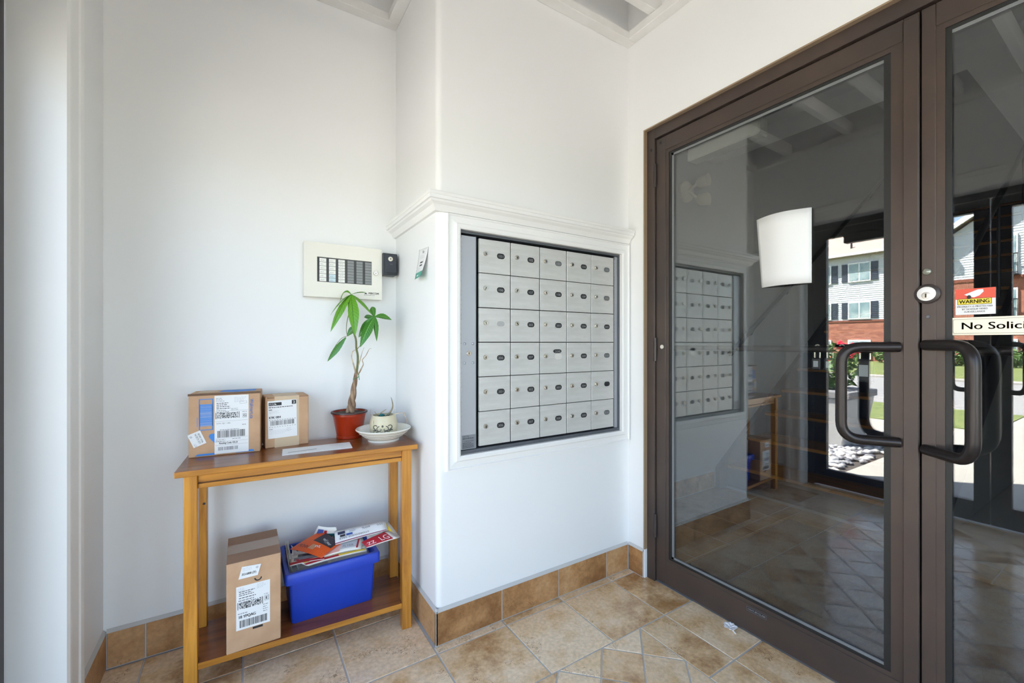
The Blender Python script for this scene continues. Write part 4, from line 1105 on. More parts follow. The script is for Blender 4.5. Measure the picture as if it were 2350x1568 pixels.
pr.lines(0.005, h * 0.365, 0.042, 1, 0.005, 0.0024, 2, 39); pr.text('18 YPQAG', 0.006, h * 0.265, 0.0135, 1, width=0.050, bold=0.0004)
pr.barcode(0.010, h * 0.05, 0.080, h * 0.165, 1, n=38, seed=40)
pr.build('print', SHIP, lb, (0, -0.0009, 0), FRONT)
lb = B().prism([(0, 0.0), (0.056, 0.0), (0.066, 0.036), (0.010, 0.040)], 0, 0.0006).build('courier_sticker', M_WHITE, t3, (0.034, -0.0012, 0.244), FRONT)
pr = Print(); pr.text('353-6808 (2F)', 0.009, 0.010, 0.0105, 1, width=0.042, bold=0.0002); pr.lines(0.012, 0.033, 0.03, 3, 0.0042, 0.0009, 3, 5); pr.ell(0.054, 0.028, 0.004, 0.004, 3)
pr.build('print', SHIP, lb, (0, 0, 0.0009))
pr = Print(); pr.rect(0.075, 0.062, 0.030, 0.0075, 0)
for k in range(10):
    a1, a2 = math.pi + math.pi * k / 10, math.pi + math.pi * (k + 1) / 10
    pr.poly([(0.091 + 0.0075 * math.cos(a1), 0.235 + 0.0075 * math.sin(a1)), (0.091 + 0.0115 * math.cos(a1), 0.235 + 0.0115 * math.sin(a1)), (0.091 + 0.0115 * math.cos(a2), 0.235 + 0.0115 * math.sin(a2)), (0.091 + 0.0075 * math.cos(a2), 0.235 + 0.0075 * math.sin(a2))], 0)
pr.build('black_print', M_INK, c3, (0, -0.0003, 0), FRONT)

# envelope lying on the table
ev = thing('envelope', 'long white window envelope lying flat on the console table', 'envelope', (0.119, 1.741, TZ), math.radians(-3.8))
q = B().prism([(0, 0), (0.240, 0), (0.243, 0.1), (0.002, 0.097)], 0, 0.0022).build('body', M_WHITE, ev)
pr = Print(); pr.poly([(0.018, 0.022), (0.118, 0.034), (0.116, 0.046), (0.020, 0.036)], 0); pr.text('lettermail', 0.165, 0.072, 0.010, 1, width=0.03)
pr.build('window_print', [mat('envelope_window', srgb(196, 198, 200), 0.25), mat('pink_ink', srgb(226, 150, 130), 0.6)], ev, (0, 0, 0.0025))

# ================================================================== PLANTS ON THE TABLE
RV = Vector((0.845, -0.535, 0)); TV = Vector((-0.535, -0.845, 0)); UP = Vector((0, 0, 1))
PX = 0.001877                                    # metres per reference pixel at the plant
pp_ = thing('money_tree', 'braided-trunk money tree with bright green leaves in a terracotta coloured pot', 'plant', (0.389, 1.930, TZ))
pot = B().lathe([(0.047, 0.004), (0.050, 0.0), (0.0525, 0.002), (0.0535, 0.010), (0.0515, 0.012), (0.066, 0.095), (0.068, 0.097), (0.069, 0.110), (0.0655, 0.112), (0.064, 0.098), (0.062, 0.094)], 40).build('pot', M_POT, pp_, smooth=True)
B().lathe([(0.0690, 0.1055), (0.0745, 0.1065), (0.0752, 0.110), (0.0735, 0.1135), (0.0665, 0.1135), (0.0655, 0.110)], 40).build('rim', M_POT_RIM, pot, smooth=True)
q = B().lathe([(0.0655, 0.106), (0.05, 0.1085), (0.03, 0.1075), (0.001, 0.109)], 28, cap=True); q.build('soil', M_SOIL, pp_, smooth=True)
def W(du, dv, dep=0.0):
    """offset from the pot's base centre: du, dv in reference pixels from (790,1004), dep metres towards the room"""
    return RV * (du * PX) + UP * (-(dv) * PX) + TV * dep
def PT(u, v, dep=0.0): return W(u - 791, v - 1004, dep)
for k in range(3):                              # braided trunks
    pts = []; rs = []
    base = [PT(793, 953), PT(795, 935), PT(797, 920), PT(800, 900), PT(803, 880), PT(806, 862), PT(807, 850)]
    for i in range(len(base) * 4 - 3):
        a = i // 4; f = (i % 4) / 4; b = min(a + 1, len(base) - 1)
        c = base[a].lerp(base[b], f); t = i / (len(base) * 4 - 4)
        ph = 2 * math.pi * (k / 3 + t * 1.35); amp = 0.0085 * (1 - t) ** 1.3 + 0.0030
        pts.append(c + RV * math.cos(ph) * amp + TV * math.sin(ph) * amp); rs.append(0.0070 * (1 - t) ** 1.2 + 0.0040)
    B().tube(pts, rs, 9).build('trunk', M_TRUNK, pp_, smooth=True)
def smooth_path(P, n=5):
    P = [Vector(p) for p in P]; out = []
    for i in range(len(P) - 1):
        p0 = P[max(0, i - 1)]; p1 = P[i]; p2 = P[i + 1]; p3 = P[min(len(P) - 1, i + 2)]
        for k in range(n):
            t = k / n
            out.append(0.5 * ((2 * p1) + (p2 - p0) * t + (2 * p0 - 5 * p1 + 4 * p2 - p3) * t * t + (3 * p1 - p0 - 3 * p2 + p3) * t ** 3))
    out.append(P[-1]); return out
def stalk(nm, P, r0, r1, m):
    S = smooth_path(P); n = len(S)
    return B().tube(S, [r0 + (r1 - r0) * i / (n - 1) for i in range(n)], 7).build(nm, m, pp_, smooth=True)
stalk('stem', [PT(807, 858), PT(810, 835), PT(810, 815), PT(807, 800), PT(806, 780), PT(801, 762), PT(796, 740), PT(791, 715), PT(789, 700)], 0.0052, 0.0032, M_STEM)
stalk('petiole', [PT(789, 702), PT(791, 688), PT(795, 675)], 0.003, 0.0016, M_STEM)
stalk('petiole', [PT(808, 802), PT(822, 788, .01), PT(838, 765, .01), PT(850, 742, .01), PT(851, 727, .01)], 0.0016, 0.0012, M_STEM)
stalk('petiole', [PT(791, 715), PT(786, 735), PT(784, 755), PT(786, 770)], 0.0017, 0.0012, M_STEM)
stalk('twig', [PT(806, 858), PT(803, 845), PT(800, 835), PT(796, 820), PT(798, 808), PT(804, 803)], 0.0040, 0.0018, M_DRY)
stalk('twig', [PT(806, 860), PT(808, 845), PT(813, 835), PT(817, 822), PT(820, 810), PT(825, 797)], 0.0036, 0.0006, M_DRY)
stalk('twig', [PT(808, 862), PT(814, 855), PT(819, 845), PT(823, 836), PT(821, 826), PT(829, 816), PT(837, 801), PT(842, 800)], 0.0036, 0.0008, M_DRY)
stalk('twig', [PT(786, 771), PT(772, 777), PT(758, 795), PT(748, 815)], 0.0011, 0.0009, M_STEM)
B().tube(smooth_path([PT(801, 870, .008), PT(808, 868, .010), PT(814, 864, .008), PT(813, 858, .004), PT(815, 872, .006)]), 0.0014, 6).build('tie_wire', mat('green_wire', srgb(40, 110, 60), 0.5), pp_, smooth=True)
def leaflet(hub, tip, width, sag, m, side=None, fold=0.25, nm='leaf'):
    """one lance-shaped leaf: hub, tip vectors; sag bends the middle; side = across direction hint"""
    ax = tip - hub; Ln = ax.length
    d = ax.normalized()
    s = (side if side else d.cross(TV + UP * 0.4)).normalized()
    s = (s - d * s.dot(d)).normalized()
    nr = s.cross(d).normalized()
    if nr.z < 0 and side is None: nr = -nr
    n, wn = 14, 3
    b = B(); uvs = []
    grid = []
    for i in range(n + 1):
        t = i / n
        c = hub + ax * t + (UP * 0.7 + TV * 0.3) * (sag * 4 * t * (1 - t))
        wd = width * (math.sin(math.pi * min(1.0, 0.04 + t ** 1.05 * 0.96)) ** 0.8) * (1.12 - 0.35 * abs(t - 0.55))
        if i == n: wd = 0.0004
        row = []
        for j in range(-wn, wn + 1):
            v = j / wn
            row.append(c + s * (wd * 0.5 * v) + nr * (abs(v) * wd * fold * 0.5 + math.sin(t * 40) * 0.0006 * abs(v)))
        grid.append(row)
    for i in range(n):
        for j in range(2 * wn):
            b.quad([grid[i][j], grid[i][j + 1], grid[i + 1][j + 1], grid[i + 1][j]])
            for (ii, jj) in ((i, j), (i, j + 1), (i + 1, j + 1), (i + 1, j)): uvs.append((ii / n, (jj - wn) / wn))
    me = b.mesh(nm)
    uvl = me.uv_layers.new(name='UVMap')
    for k, l in enumerate(me.loops): uvl.data[k].uv = uvs[k]
    bm = bmesh.new(); bm.from_mesh(me); bmesh.ops.remove_doubles(bm, verts=bm.verts, dist=1e-6); bm.to_mesh(me); bm.free()
    me.materials.append(m); me.polygons.foreach_set('use_smooth', [True] * len(me.polygons))
    return link(nm, me, pp_)
H1 = PT(795, 675)
def zp(x, y, dep=0.0): return PT(700 + x * 0.2488, 650 + y * 0.2488, dep)
leaflet(H1, zp(237, 452, .05), 0.034, 0.022, M_LEAF, RV * 0.9 + TV * 0.3 - UP * .25)
leaflet(H1, zp(468, 488, .06), 0.046, 0.022, M_LEAF, RV * 0.95 + TV * 0.2)
leaflet(H1, zp(592, 296, .02), 0.024, 0.020, M_LEAF, RV * 0.5 - TV * 0.9)
leaflet(H1, zp(486, 73, -.05), 0.022, 0.004, M_LEAF, TV + RV * .3)
leaflet(H1, zp(243, 205, -.03), 0.022, 0.050, M_LEAF, TV + RV * 0.6)
leaflet(H1, zp(209, 295, .02), 0.024, 0.020, M_LEAF, RV * 0.5 + TV * 0.6)
leaflet(H1, zp(362, 305, -.03), 0.030, 0.006, M_LEAF, RV)
H2 = PT(851, 727, .01)
leaflet(H2, zp(770, 340, .02), 0.026, 0.010, M_LEAF2, UP * 0.8 + TV * 0.6)
leaflet(H2, zp(643, 537, .035), 0.028, 0.016, M_LEAF2, RV * .8 + TV * .5)
leaflet(H2, zp(508, 590, .055), 0.040, 0.014, M_LEAF2, RV + TV * 0.1)
leaflet(H2, zp(458, 500, .01), 0.034, 0.010, M_LEAF2, RV * .8 + UP * .3)
leaflet(H2, zp(488, 312, -.02), 0.022, 0.004, M_LEAF2, UP * 0.7 + TV * .6)
leaflet(H2, zp(552, 210, -.03), 0.026, 0.006, M_LEAF2, RV * 0.8 + UP * .3)
H3_ = PT(786, 771)
leaflet(H3_, zp(430, 400, -.01), 0.026, 0.010, M_LEAF2, UP + RV * -.5)
leaflet(H3_ + W(-3, 3), zp(180, 722, .02), 0.028, 0.006, M_LEAF2, RV * .75 + UP * .45)

# ivory bowl and the small cream pot standing in it
bw = thing('ceramic_bowl', 'wide ivory ceramic bowl at the right end of the console table', 'bowl', (0.500, 1.80, TZ))
B().lathe([(0.001, 0.004), (0.055, 0.004), (0.058, 0.0), (0.0635, 0.0), (0.0645, 0.008), (0.070, 0.012), (0.092, 0.030), (0.104, 0.041), (0.111, 0.046), (0.1125, 0.0495), (0.110, 0.052), (0.104, 0.0505), (0.085, 0.034), (0.062, 0.018), (0.03, 0.014), (0.001, 0.0135)], 56, cap=True).build('bowl_body', M_CERAM, bw, smooth=True)
for k, (r, z) in enumerate(((0.0975, 0.0345), (0.087, 0.0255), (0.078, 0.0182))):
    B().lathe([(r - .0004, z - 0.001), (r + 0.0010, z), (r + .0003, z + 0.001)], 48).build('throwing_ring', M_CERAM, bw, smooth=True)
cp = thing('cream_pot', 'small cream pot with dark scrollwork and a withered succulent, standing in the ivory bowl', 'plant pot', (0.500, 1.80, TZ + 0.0145))
prof = [(0.001, 0.0), (0.047, 0.0), (0.052, 0.006), (0.0560, 0.028), (0.0568, 0.045), (0.0545, 0.066), (0.0495, 0.084), (0.046, 0.091), (0.0435, 0.091), (0.045, 0.086), (0.047, 0.080)]
cpb = B().lathe(prof, 44, cap=True).build('pot_body', M_CERAM2, cp, smooth=True)
B().lathe([(0.0465, 0.079), (0.03, 0.082), (0.001, 0.083)], 24, cap=True).build('soil', M_SOIL, cp, smooth=True)
def on_pot(x, y):                                 # wrap the scrollwork round the belly; x arc length from the front, y height
    a = math.atan2(TV.y, TV.x) + x / 0.054 + 0.22
    r = 0.0551 if y < 0.055 else 0.0545
    r = 0.0574 - 0.0016 * (abs(y - 0.042) / 0.02) ** 2 * 0.6
    return (math.cos(a) * r, math.sin(a) * r, y)
pr = Print()
def curl(cx, cy, r, t, a0, a1, n=9):
    for k in range(n):
        p, q_ = a0 + (a1 - a0) * k / n, a0 + (a1 - a0) * (k + 1) / n
        r1, r2 = r * (1 - 0.5 * k / n), r * (1 - 0.5 * (k + 1) / n); tt = t * (1.1 - 0.6 * k / n)
        pr.poly([(cx + r1 * math.cos(p), cy + r1 * math.sin(p)), (cx + (r1 + tt) * math.cos(p), cy + (r1 + tt) * math.sin(p)), (cx + (r2 + tt) * math.cos(q_), cy + (r2 + tt) * math.sin(q_)), (cx + r2 * math.cos(q_), cy + r2 * math.sin(q_))])
for s in (-1, 1):
    curl(s * 0.012, 0.040, 0.010, 0.0035, math.pi / 2, math.pi / 2 - s * 5.2); curl(s * 0.030, 0.046, 0.009, 0.0035, math.pi / 2 + s, math.pi / 2 + s - s * 4.4)
    curl(s * 0.031, 0.030, 0.008, 0.003, 0.3, 0.3 + s * 4.6); curl(s * 0.013, 0.028, 0.006, 0.003, 0.0, s * 4.5)
    pr.poly([(s * 0.022, 0.034), (s * 0.040, 0.052), (s * 0.030, 0.036)]); pr.poly([(s * 0.022, 0.036), (s * 0.043, 0.036), (s * 0.030, 0.031)])
pr.ell(0, 0.052, 0.004, 0.005, 0, 10); pr.ell(0, 0.024, 0.0035, 0.004, 0, 10)
pr.build('scrollwork', mat('dark_glaze', srgb(62, 66, 58), 0.35), cpb, fn=on_pot)
def blade(P, w0, m, nm='leaf'):
    S = smooth_path(P, 4); n = len(S)
    B().tube(S, [max(0.0005, w0 * (1 - (i / (n - 1)) ** 1.6)) for i in range(n)], 6).build(nm, m, cp, smooth=True)
def cz(du, dv, dep=0): return RV * (du * 0.00184) + UP * (0.092 - dv * 0.00184) + TV * dep
blade([cz(8, 4), cz(17, -8), cz(21, -20), cz(18, -36), cz(16, -40)], 0.0042, M_SUCC)
blade([cz(2, 4), cz(-6, -2, .01), cz(4, -10, .01), cz(9, -13, .01)], 0.003, M_SUCC)
blade([cz(-5, 4), cz(-12, 0, .015), cz(-19, -8, .01)], 0.0026, M_SUCC)
blade([cz(16, 3), cz(30, -2), cz(44, -4), cz(49, -4)], 0.0022, M_DRY); blade([cz(46, -4), cz(49, 4), cz(53, 14), cz(52, 20)], 0.0022, M_DRY)
blade([cz(-16, 5), cz(-26, 6), cz(-31, -2), cz(-29, -12)], 0.0014, M_DRY); blade([cz(-12, 3, .03), cz(-15, 10, .044), cz(-14, 18, .05)], 0.002, M_DRY)
blade([cz(20, 3), cz(24, -6), cz(25, -12)], 0.0016, M_DRY)
B().lathe([(0.001, 0), (0.010, 0.001), (0.013, 0.006), (0.008, 0.011), (0.001, 0.012)], 12, cap=True).build('glass_pebble', M_TEAL, cp, tuple(TV * 0.024 + UP * 0.0875), smooth=True)

# ================================================================== BLUE BIN AND FLYERS
bn = thing('recycling_bin', 'open blue plastic bin full of flyers on the lower shelf', 'bin', (0.298, 1.870, 0.108))
bq = B()
def rect_ring(x0, x1, y0, y1, z, r=0.012, n=4):
    p = []
    for (cx, cy, a0) in ((x1 - r, y1 - r, 0), (x0 + r, y1 - r, math.pi / 2), (x0 + r, y0 + r, math.pi), (x1 - r, y0 + r, 1.5 * math.pi)):
        for k in range(n + 1):
            a = a0 + math.pi / 2 * k / n; p.append((cx + r * math.cos(a), cy + r * math.sin(a), z))
    return p
bq.rings([rect_ring(-.144, .144, -.108, .108, 0), rect_ring(-.147, .147, -.111, .111, 0.004), rect_ring(-.157, .157, -.121, .121, 0.196),
          rect_ring(-.154, .154, -.118, .118, 0.196), rect_ring(-.142, .142, -.106, .106, 0.006)], 0, True)
bq.build('tub', M_BLUE, bn, smooth=True)
rq = B(); rq.rings([rect_ring(-.157, .157, -.121, .121, 0.158), rect_ring(-.170, .170, -.134, .134, 0.158), rect_ring(-.171, .171, -.135, .135, 0.166), rect_ring(-.171, .171, -.135, .135, 0.193), rect_ring(-.168, .168, -.132, .132, 0.1975), rect_ring(-.156, .156, -.120, .120, 0.1975)], 0, False)
rq.build('rim', M_BLUE, bn, smooth=True)

def flyer(label, C, bulge, rects, thick=0.0012, under=0, base=None, texts=(), extra=()):
    """C: four corners (bl, br, tr, tl); bulge lifts the middle; rects: (u0,v0,u1,v1,mat) printed areas; under = pages below"""
    C = [Vector(c) for c in C]; o0 = sum(C, Vector()) / 4
    nrm = (C[1] - C[0]).cross(C[3] - C[0]).normalized()
    if nrm.dot(TV + UP * 0.6) < 0: nrm = -nrm
    def fn(u, v, off=0.0):
        p = C[0] * (1 - u) * (1 - v) + C[1] * u * (1 - v) + C[2] * u * v + C[3] * (1 - u) * v
        return p - o0 + nrm * (bulge * 4 * u * (1 - u) + off) + nrm * (bulge * 0.4 * 4 * v * (1 - v))
    t = thing('flyer', label, 'flyer', tuple(o0), group='flyers in the blue bin')
    n = 10
    for k in range(under + 1):
        q = B(); sh_ = 0.0028 * k
        for i in range(n):
            for j in range(4):
                q.quad([fn(i / n, j / 4, -k * thick * 1.6) + Vector((sh_, sh_ * 0.5, 0)), fn((i + 1) / n, j / 4, -k * thick * 1.6) + Vector((sh_, sh_ * 0.5, 0)), fn((i + 1) / n, (j + 1) / 4, -k * thick * 1.6) + Vector((sh_, sh_ * 0.5, 0)), fn(i / n, (j + 1) / 4, -k * thick * 1.6) + Vector((sh_, sh_ * 0.5, 0))])
        me = q.mesh('page'); bm = bmesh.new(); bm.from_mesh(me); bmesh.ops.remove_doubles(bm, verts=bm.verts, dist=1e-6); bm.to_mesh(me); bm.free()
        pg = place('page', me, base or M_NEWS, t, smooth=True)
        md = pg.modifiers.new('thickness', 'SOLIDIFY'); md.thickness = thick
        if k == 0: top_pg = pg
    lvl = [0]
    def lay(pr, m, nm):
        """one printed panel or line of lettering, each a hair above the one before"""
        o = pr.build(nm, m, top_pg); lvl[0] += 1
        for v in o.data.vertices: v.co = fn(v.co.x, v.co.y, 0.0009 + thick * 0.6 + 0.0003 * lvl[0])
    for (u0, v0, u1, v1, m) in rects:
        pr = Print(); nn = max(1, int((u1 - u0) * n + 0.5)); mm = max(1, int((v1 - v0) * 4 + .5))
        for i in range(nn):
            a, b = u0 + (u1 - u0) * i / nn, u0 + (u1 - u0) * (i + 1) / nn
            for j in range(mm):
                c, d = v0 + (v1 - v0) * j / mm, v0 + (v1 - v0) * (j + 1) / mm
                pr.poly([(a, c), (b, c), (b, d), (a, d)])
        lay(pr, m, 'printed_panel')
    for (s, x, y, size, m, wd, rot) in texts:
        lay(Print().text(s, x, y, size, 0, width=wd, rot=rot), m, 'lettering')
    return t
M_NEWS = mat('newsprint', srgb(222, 219, 212), 0.7)
M_ORANGE = mat('orange_print', srgb(226, 92, 34), 0.45)
M_CHAR = mat('charcoal_print', srgb(58, 54, 62), 0.45)
M_RED2 = mat('flyer_red', srgb(170, 34, 48), 0.45)
M_BLUE2 = mat('flyer_blue', srgb(58, 90, 160), 0.45)
M_TEAL2 = mat('flyer_teal', srgb(34, 96, 96), 0.45)
M_MAUVE = mat('flyer_mauve', srgb(150, 90, 110), 0.5)
M_SKIN = mat('flyer_tan', srgb(196, 140, 106), 0.5)
M_YEL2 = mat('flyer_yellow', srgb(232, 196, 70), 0.5)
M_PINK = mat('flyer_pink', srgb(224, 176, 166), 0.5)
M_NAVY = mat('flyer_navy', srgb(50, 58, 84), 0.5)
PI = math.pi
# filling of loose sheets deep in the bin
flyer('greyish newspaper filling the left half of the blue bin', [(.145, 1.765, .262), (.30, 1.765, .272), (.30, 1.97, .285), (.145, 1.97, .275)], 0.006, [(.05, .1, .9, .3, M_PALEINK), (.1, .4, .6, .8, M_PALEINK)], under=3)
flyer('greyish newspaper filling the right half of the blue bin', [(.29, 1.765, .270), (.445, 1.765, .262), (.445, 1.97, .285), (.29, 1.97, .29)], 0.006, [(.05, .1, .9, .3, M_PALEINK), (.1, .4, .6, .8, M_GREYINK)], under=3)
flyer('white flyer with blue and teal panels leaning at the back of the bin', [(.235, 1.93, .330), (.335, 1.855, .335), (.318, 1.830, .405), (.256, 1.865, .412)], 0.004,
      [(.10, .0, .38, .85, M_BLUE2), (.52, .0, .98, .62, M_TEAL2), (.42, .62, .55, .82, M_RED2)], texts=[('C&B', .60, .3, .2, M_WHITE, .25, 0)])
flyer('folded newspaper standing at the left end of the bin', [(.152, 1.80, .27), (.158, 1.94, .27), (.146, 1.945, .345), (.144, 1.83, .335)], 0.003, [(.2, .1, .5, .9, M_RED2), (.6, .1, .7, .9, M_GREYINK)], under=2)
flyer('crumpled newspaper slip beside the left end sheets', [(.178, 1.80, .285), (.198, 1.90, .285), (.164, 1.92, .335), (.160, 1.85, .328)], 0.003, [(.2, .2, .8, .35, M_GREYINK)], under=1)
flyer('wide flyer with yellow and red edges along the front of the bin', [(.200, 1.756, .316), (.412, 1.752, .318), (.420, 1.80, .332), (.150, 1.822, .324)], 0.004,
      [(.0, .0, .55, .16, M_RED2), (.55, .0, 1.0, .16, M_YEL2), (.02, .2, .6, .4, M_YEL2), (.6, .2, 1, .4, M_NEWS), (.0, .42, .5, .7, M_RED2), (.5, .42, .98, .8, M_PALEINK)], under=3)
flyer('red edged brochure poking out at the front left of the bin', [(.146, 1.785, .316), (.262, 1.756, .323), (.270, 1.80, .330), (.160, 1.845, .326)], 0.003, [(.0, .0, 1, .22, M_RED2), (.1, .3, .9, .6, M_GREYINK), (.2, .62, .7, .9, M_CHAR)], under=1)
flyer('pale pink and grey circular lying under the orange magazine', [(.255, 1.770, .324), (.392, 1.742, .334), (.412, 1.790, .352), (.285, 1.835, .342)], 0.006,
      [(.05, .05, .45, .7, M_PINK), (.45, .2, .9, .85, M_PALEINK), (.88, .1, .93, .9, M_RED2)], under=1, texts=[('FLYER', .5, .3, .25, M_GREYINK, .3, 0)])
flyer('orange and black magazine spread across the middle of the bin', [(.158, 1.890, .332), (.250, 1.750, .334), (.325, 1.790, .354), (.268, 1.885, .378)], 0.008,
      [(.0, .0, 1.0, 1.0, M_ORANGE), (.30, .55, .98, 1.0, M_CHAR), (.45, .18, .62, .42, M_SKIN)], base=M_ORANGE,
      texts=[('MOHN', .10, .16, .20, M_CHAR, .34, 0), ('ved | your', .5, .74, .17, M_WHITE, .40, -.3), ('nt', .60, .3, .22, M_WHITE, .16, .4)], under=1)
flyer('white storewide sale flyer lying upside down on top of the bin', [(.306, 1.779, .358), (.499, 1.752, .378), (.499, 1.788, .404), (.311, 1.829, .389)], 0.003,
      [(.0, .0, 1.0, .08, M_MAUVE), (.06, .62, .20, .84, M_NAVY), (.10, .40, .20, .56, M_CHAR), (.22, .40, .34, .56, M_BLUE2), (.28, .62, .40, .80, M_PALEINK)], base=M_WHITE, under=2,
      texts=[('STOREWIDE SALE', .66, .34, .20, M_GREYINK, .58, PI), ('60%', .70, .78, .26, M_GREYINK, .17, PI), ('25%', .96, .78, .24, M_GREYINK, .13, PI)])
flyer('dark red and white flyer sticking out at the right of the bin', [(.415, 1.732, .336), (.529, 1.692, .364), (.505, 1.752, .376), (.400, 1.760, .352)], 0.004,
      [(.0, .05, .86, .96, M_RED2)], under=5, texts=[('LG', .52, .2, .7, M_WHITE, .30, 0), ('ZZ', .10, .2, .5, M_WHITE, .26, 0)])
flyer('grocery newspaper under the sale flyer at the right back', [(.43, 1.79, .345), (.531, 1.713, .362), (.512, 1.80, .392), (.44, 1.87, .375)], 0.003, [(.8, .1, .95, .9, M_YEL2), (.6, .1, .78, .9, M_RED2)], under=3)

# fabric flower on the floor by the door
fl = thing('fabric_flower', 'little white five-petal fabric flower lying on the floor by the door', 'flower', (1.652, 0.972, 0.0))
for k in range(5):
    a = 2 * math.pi * k / 5 + 0.3
    c = Vector((math.cos(a), math.sin(a), 0)); s = Vector((-math.sin(a), math.cos(a), 0))
    q = B(); g = []
    for i in range(6):
        t = i / 5; w = 0.011 * math.sin(math.pi * (0.12 + 0.80 * t)) + 0.002
        row = [c * (0.003 + 0.023 * t) + s * (w * v) + UP * (0.006 + 0.010 * t * (1 - 0.4 * t) + 0.003 * v * v) for v in (-1, -.5, 0, .5, 1)]
        g.append(row)
    for i in range(5):
        for j in range(4): q.quad([g[i][j], g[i][j + 1], g[i + 1][j + 1], g[i + 1][j]])
    me = q.mesh('petal'); bm = bmesh.new(); bm.from_mesh(me); bmesh.ops.remove_doubles(bm, verts=bm.verts, dist=1e-6); bm.to_mesh(me); bm.free()
    p_ = place('petal', me, mat('white_cloth', (0.88, 0.88, 0.9), 0.8), fl, smooth=True); p_.modifiers.new('t', 'SOLIDIFY').thickness = 0.0008
B().tube([(-0.002, -0.010, 0.003), (-0.010, -0.024, 0.004), (-0.014, -0.032, 0.004)], [0.0022, 0.003, 0.001], 6).build('stem', mat('white_cloth'), fl, smooth=True)
B().lathe([(0.0045, 0.0), (0.0045, 0.008), (0.001, 0.011)], 10, cap=True).build('flower_centre', mat('white_cloth'), fl, smooth=True)

# ================================================================== LOBBY BEHIND THE GLASS DOORS
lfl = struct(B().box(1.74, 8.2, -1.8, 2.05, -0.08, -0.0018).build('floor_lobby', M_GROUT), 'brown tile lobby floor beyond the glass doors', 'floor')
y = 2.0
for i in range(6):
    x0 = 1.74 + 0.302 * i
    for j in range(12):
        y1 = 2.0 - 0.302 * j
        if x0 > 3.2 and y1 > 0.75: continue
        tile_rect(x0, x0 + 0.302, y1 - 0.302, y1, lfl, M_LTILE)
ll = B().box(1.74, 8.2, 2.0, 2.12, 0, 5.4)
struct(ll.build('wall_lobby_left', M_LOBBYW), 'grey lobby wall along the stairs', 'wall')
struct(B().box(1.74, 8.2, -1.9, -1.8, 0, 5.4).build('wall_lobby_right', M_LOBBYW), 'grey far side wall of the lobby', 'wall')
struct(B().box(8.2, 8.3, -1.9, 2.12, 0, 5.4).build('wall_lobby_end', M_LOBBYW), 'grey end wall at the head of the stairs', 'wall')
lc = B().box(1.74, 3.175, -1.8, 2.0, 2.57, 2.78).box(3.175, 8.2, -1.8, 0.60, 2.57, 2.78).box(1.74, 8.3, -1.9, 2.12, 5.4, 5.5).box(1.70, 1.74, -1.9, 2.12, 2.78, 5.5)
struct(lc.build('ceiling_lobby', M_CEIL), 'white lobby ceiling ending at the stairwell', 'ceiling')
baseboard('baseboard_lobby', 'brown tile baseboard on the lobby wall', (1.76, 2.0), (3.17, 2.0), (0, -1), (0.30, 0.60, 0.90, 1.20))
# staircase
st = thing('staircase', 'dark painted staircase with wooden treads rising from the lobby', 'stairs', (3.28, 1.36, 0))
SY0, SY1 = 0.78 - 1.36, 1.955 - 1.36
NS = 15
for k in range(NS):
    x = 0.286 * k; z = 0.182 * (k + 1)
    B().box(x + 0.02, x + 0.04, SY0, SY1, z - 0.182, z - 0.026).build('riser', M_STAIR, st)
    B().box(x - 0.006, x + 0.306, SY0, SY1, z - 0.026, z).build('tread', M_NOSE, st, bevel=0.006)
def stringer(y0, y1, below):
    prof = [(-0.10, 0.0), (0.10, 0.0), (0.286 * NS + 0.1, 0.182 * NS - 0.14), (0.286 * NS + 0.1, 0.182 * NS + 0.20), (0.286 * NS - 0.1, 0.182 * NS + 0.20), (-0.10, 0.16)]
    q = B(); q.extrude_profile([(a, y0, b) for a, b in prof], (0, 0, 0), (0, y1 - y0, 0)); return q.build('stringer', M_STAIR, st)
stringer(SY1, SY1 + 0.038, False); stringer(SY0 - 0.04, SY0, False)
q = B(); q.extrude_profile([(0.14, SY0 - 0.03, 0), (0.286 * NS + 0.1, SY0 - 0.03, 0), (0.286 * NS + 0.1, SY0 - 0.03, 0.182 * NS - 0.16)], (0, 0, 0), (0, 0.025, 0))
q.build('side_panel', M_LOBBYW, st)
for (yy, lab) in ((1.93, 'dark round handrail on the lobby wall above the stairs'), (0.80, 'dark round handrail on the open side of the stairs')):
    hr = thing('handrail', lab, 'handrail', (3.28, yy, 0), group='stair handrails')
    zt = lambda x: 1.06 + 0.637 * x + (0 if yy > 1 else 0.05)
    B().tube([(0.0, 0, zt(0)), (4.0, 0, zt(4.0))], 0.021, 12).build('rail', mat('rail_dark', srgb(52, 54, 62), 0.3, 0.3), hr, smooth=True)
    for x in (0.35, 0.95, 1.9, 2.9):
        if yy > 1: B().tube([(x, 0.068, zt(x) - 0.07), (x, 0.02, zt(x) - 0.06), (x, 0, zt(x) - 0.015)], 0.009, 8).build('bracket', mat('rail_dark'), hr, smooth=True)
        else: B().tube([(x, 0, zt(x) - 0.02), (x, 0, zt(x) - 0.80)], 0.011, 8).build('baluster', mat('rail_dark'), hr, smooth=True)
# lobby mat
mt = thing('floor_mat', 'charcoal ribbed entrance mat on the lobby floor', 'mat', (2.39, 0.44, 0))
B().box(-0.60, 0.60, -0.93, 0.93, 0.0, 0.008).build('mat_body', M_MAT, mt, bevel=0.003)
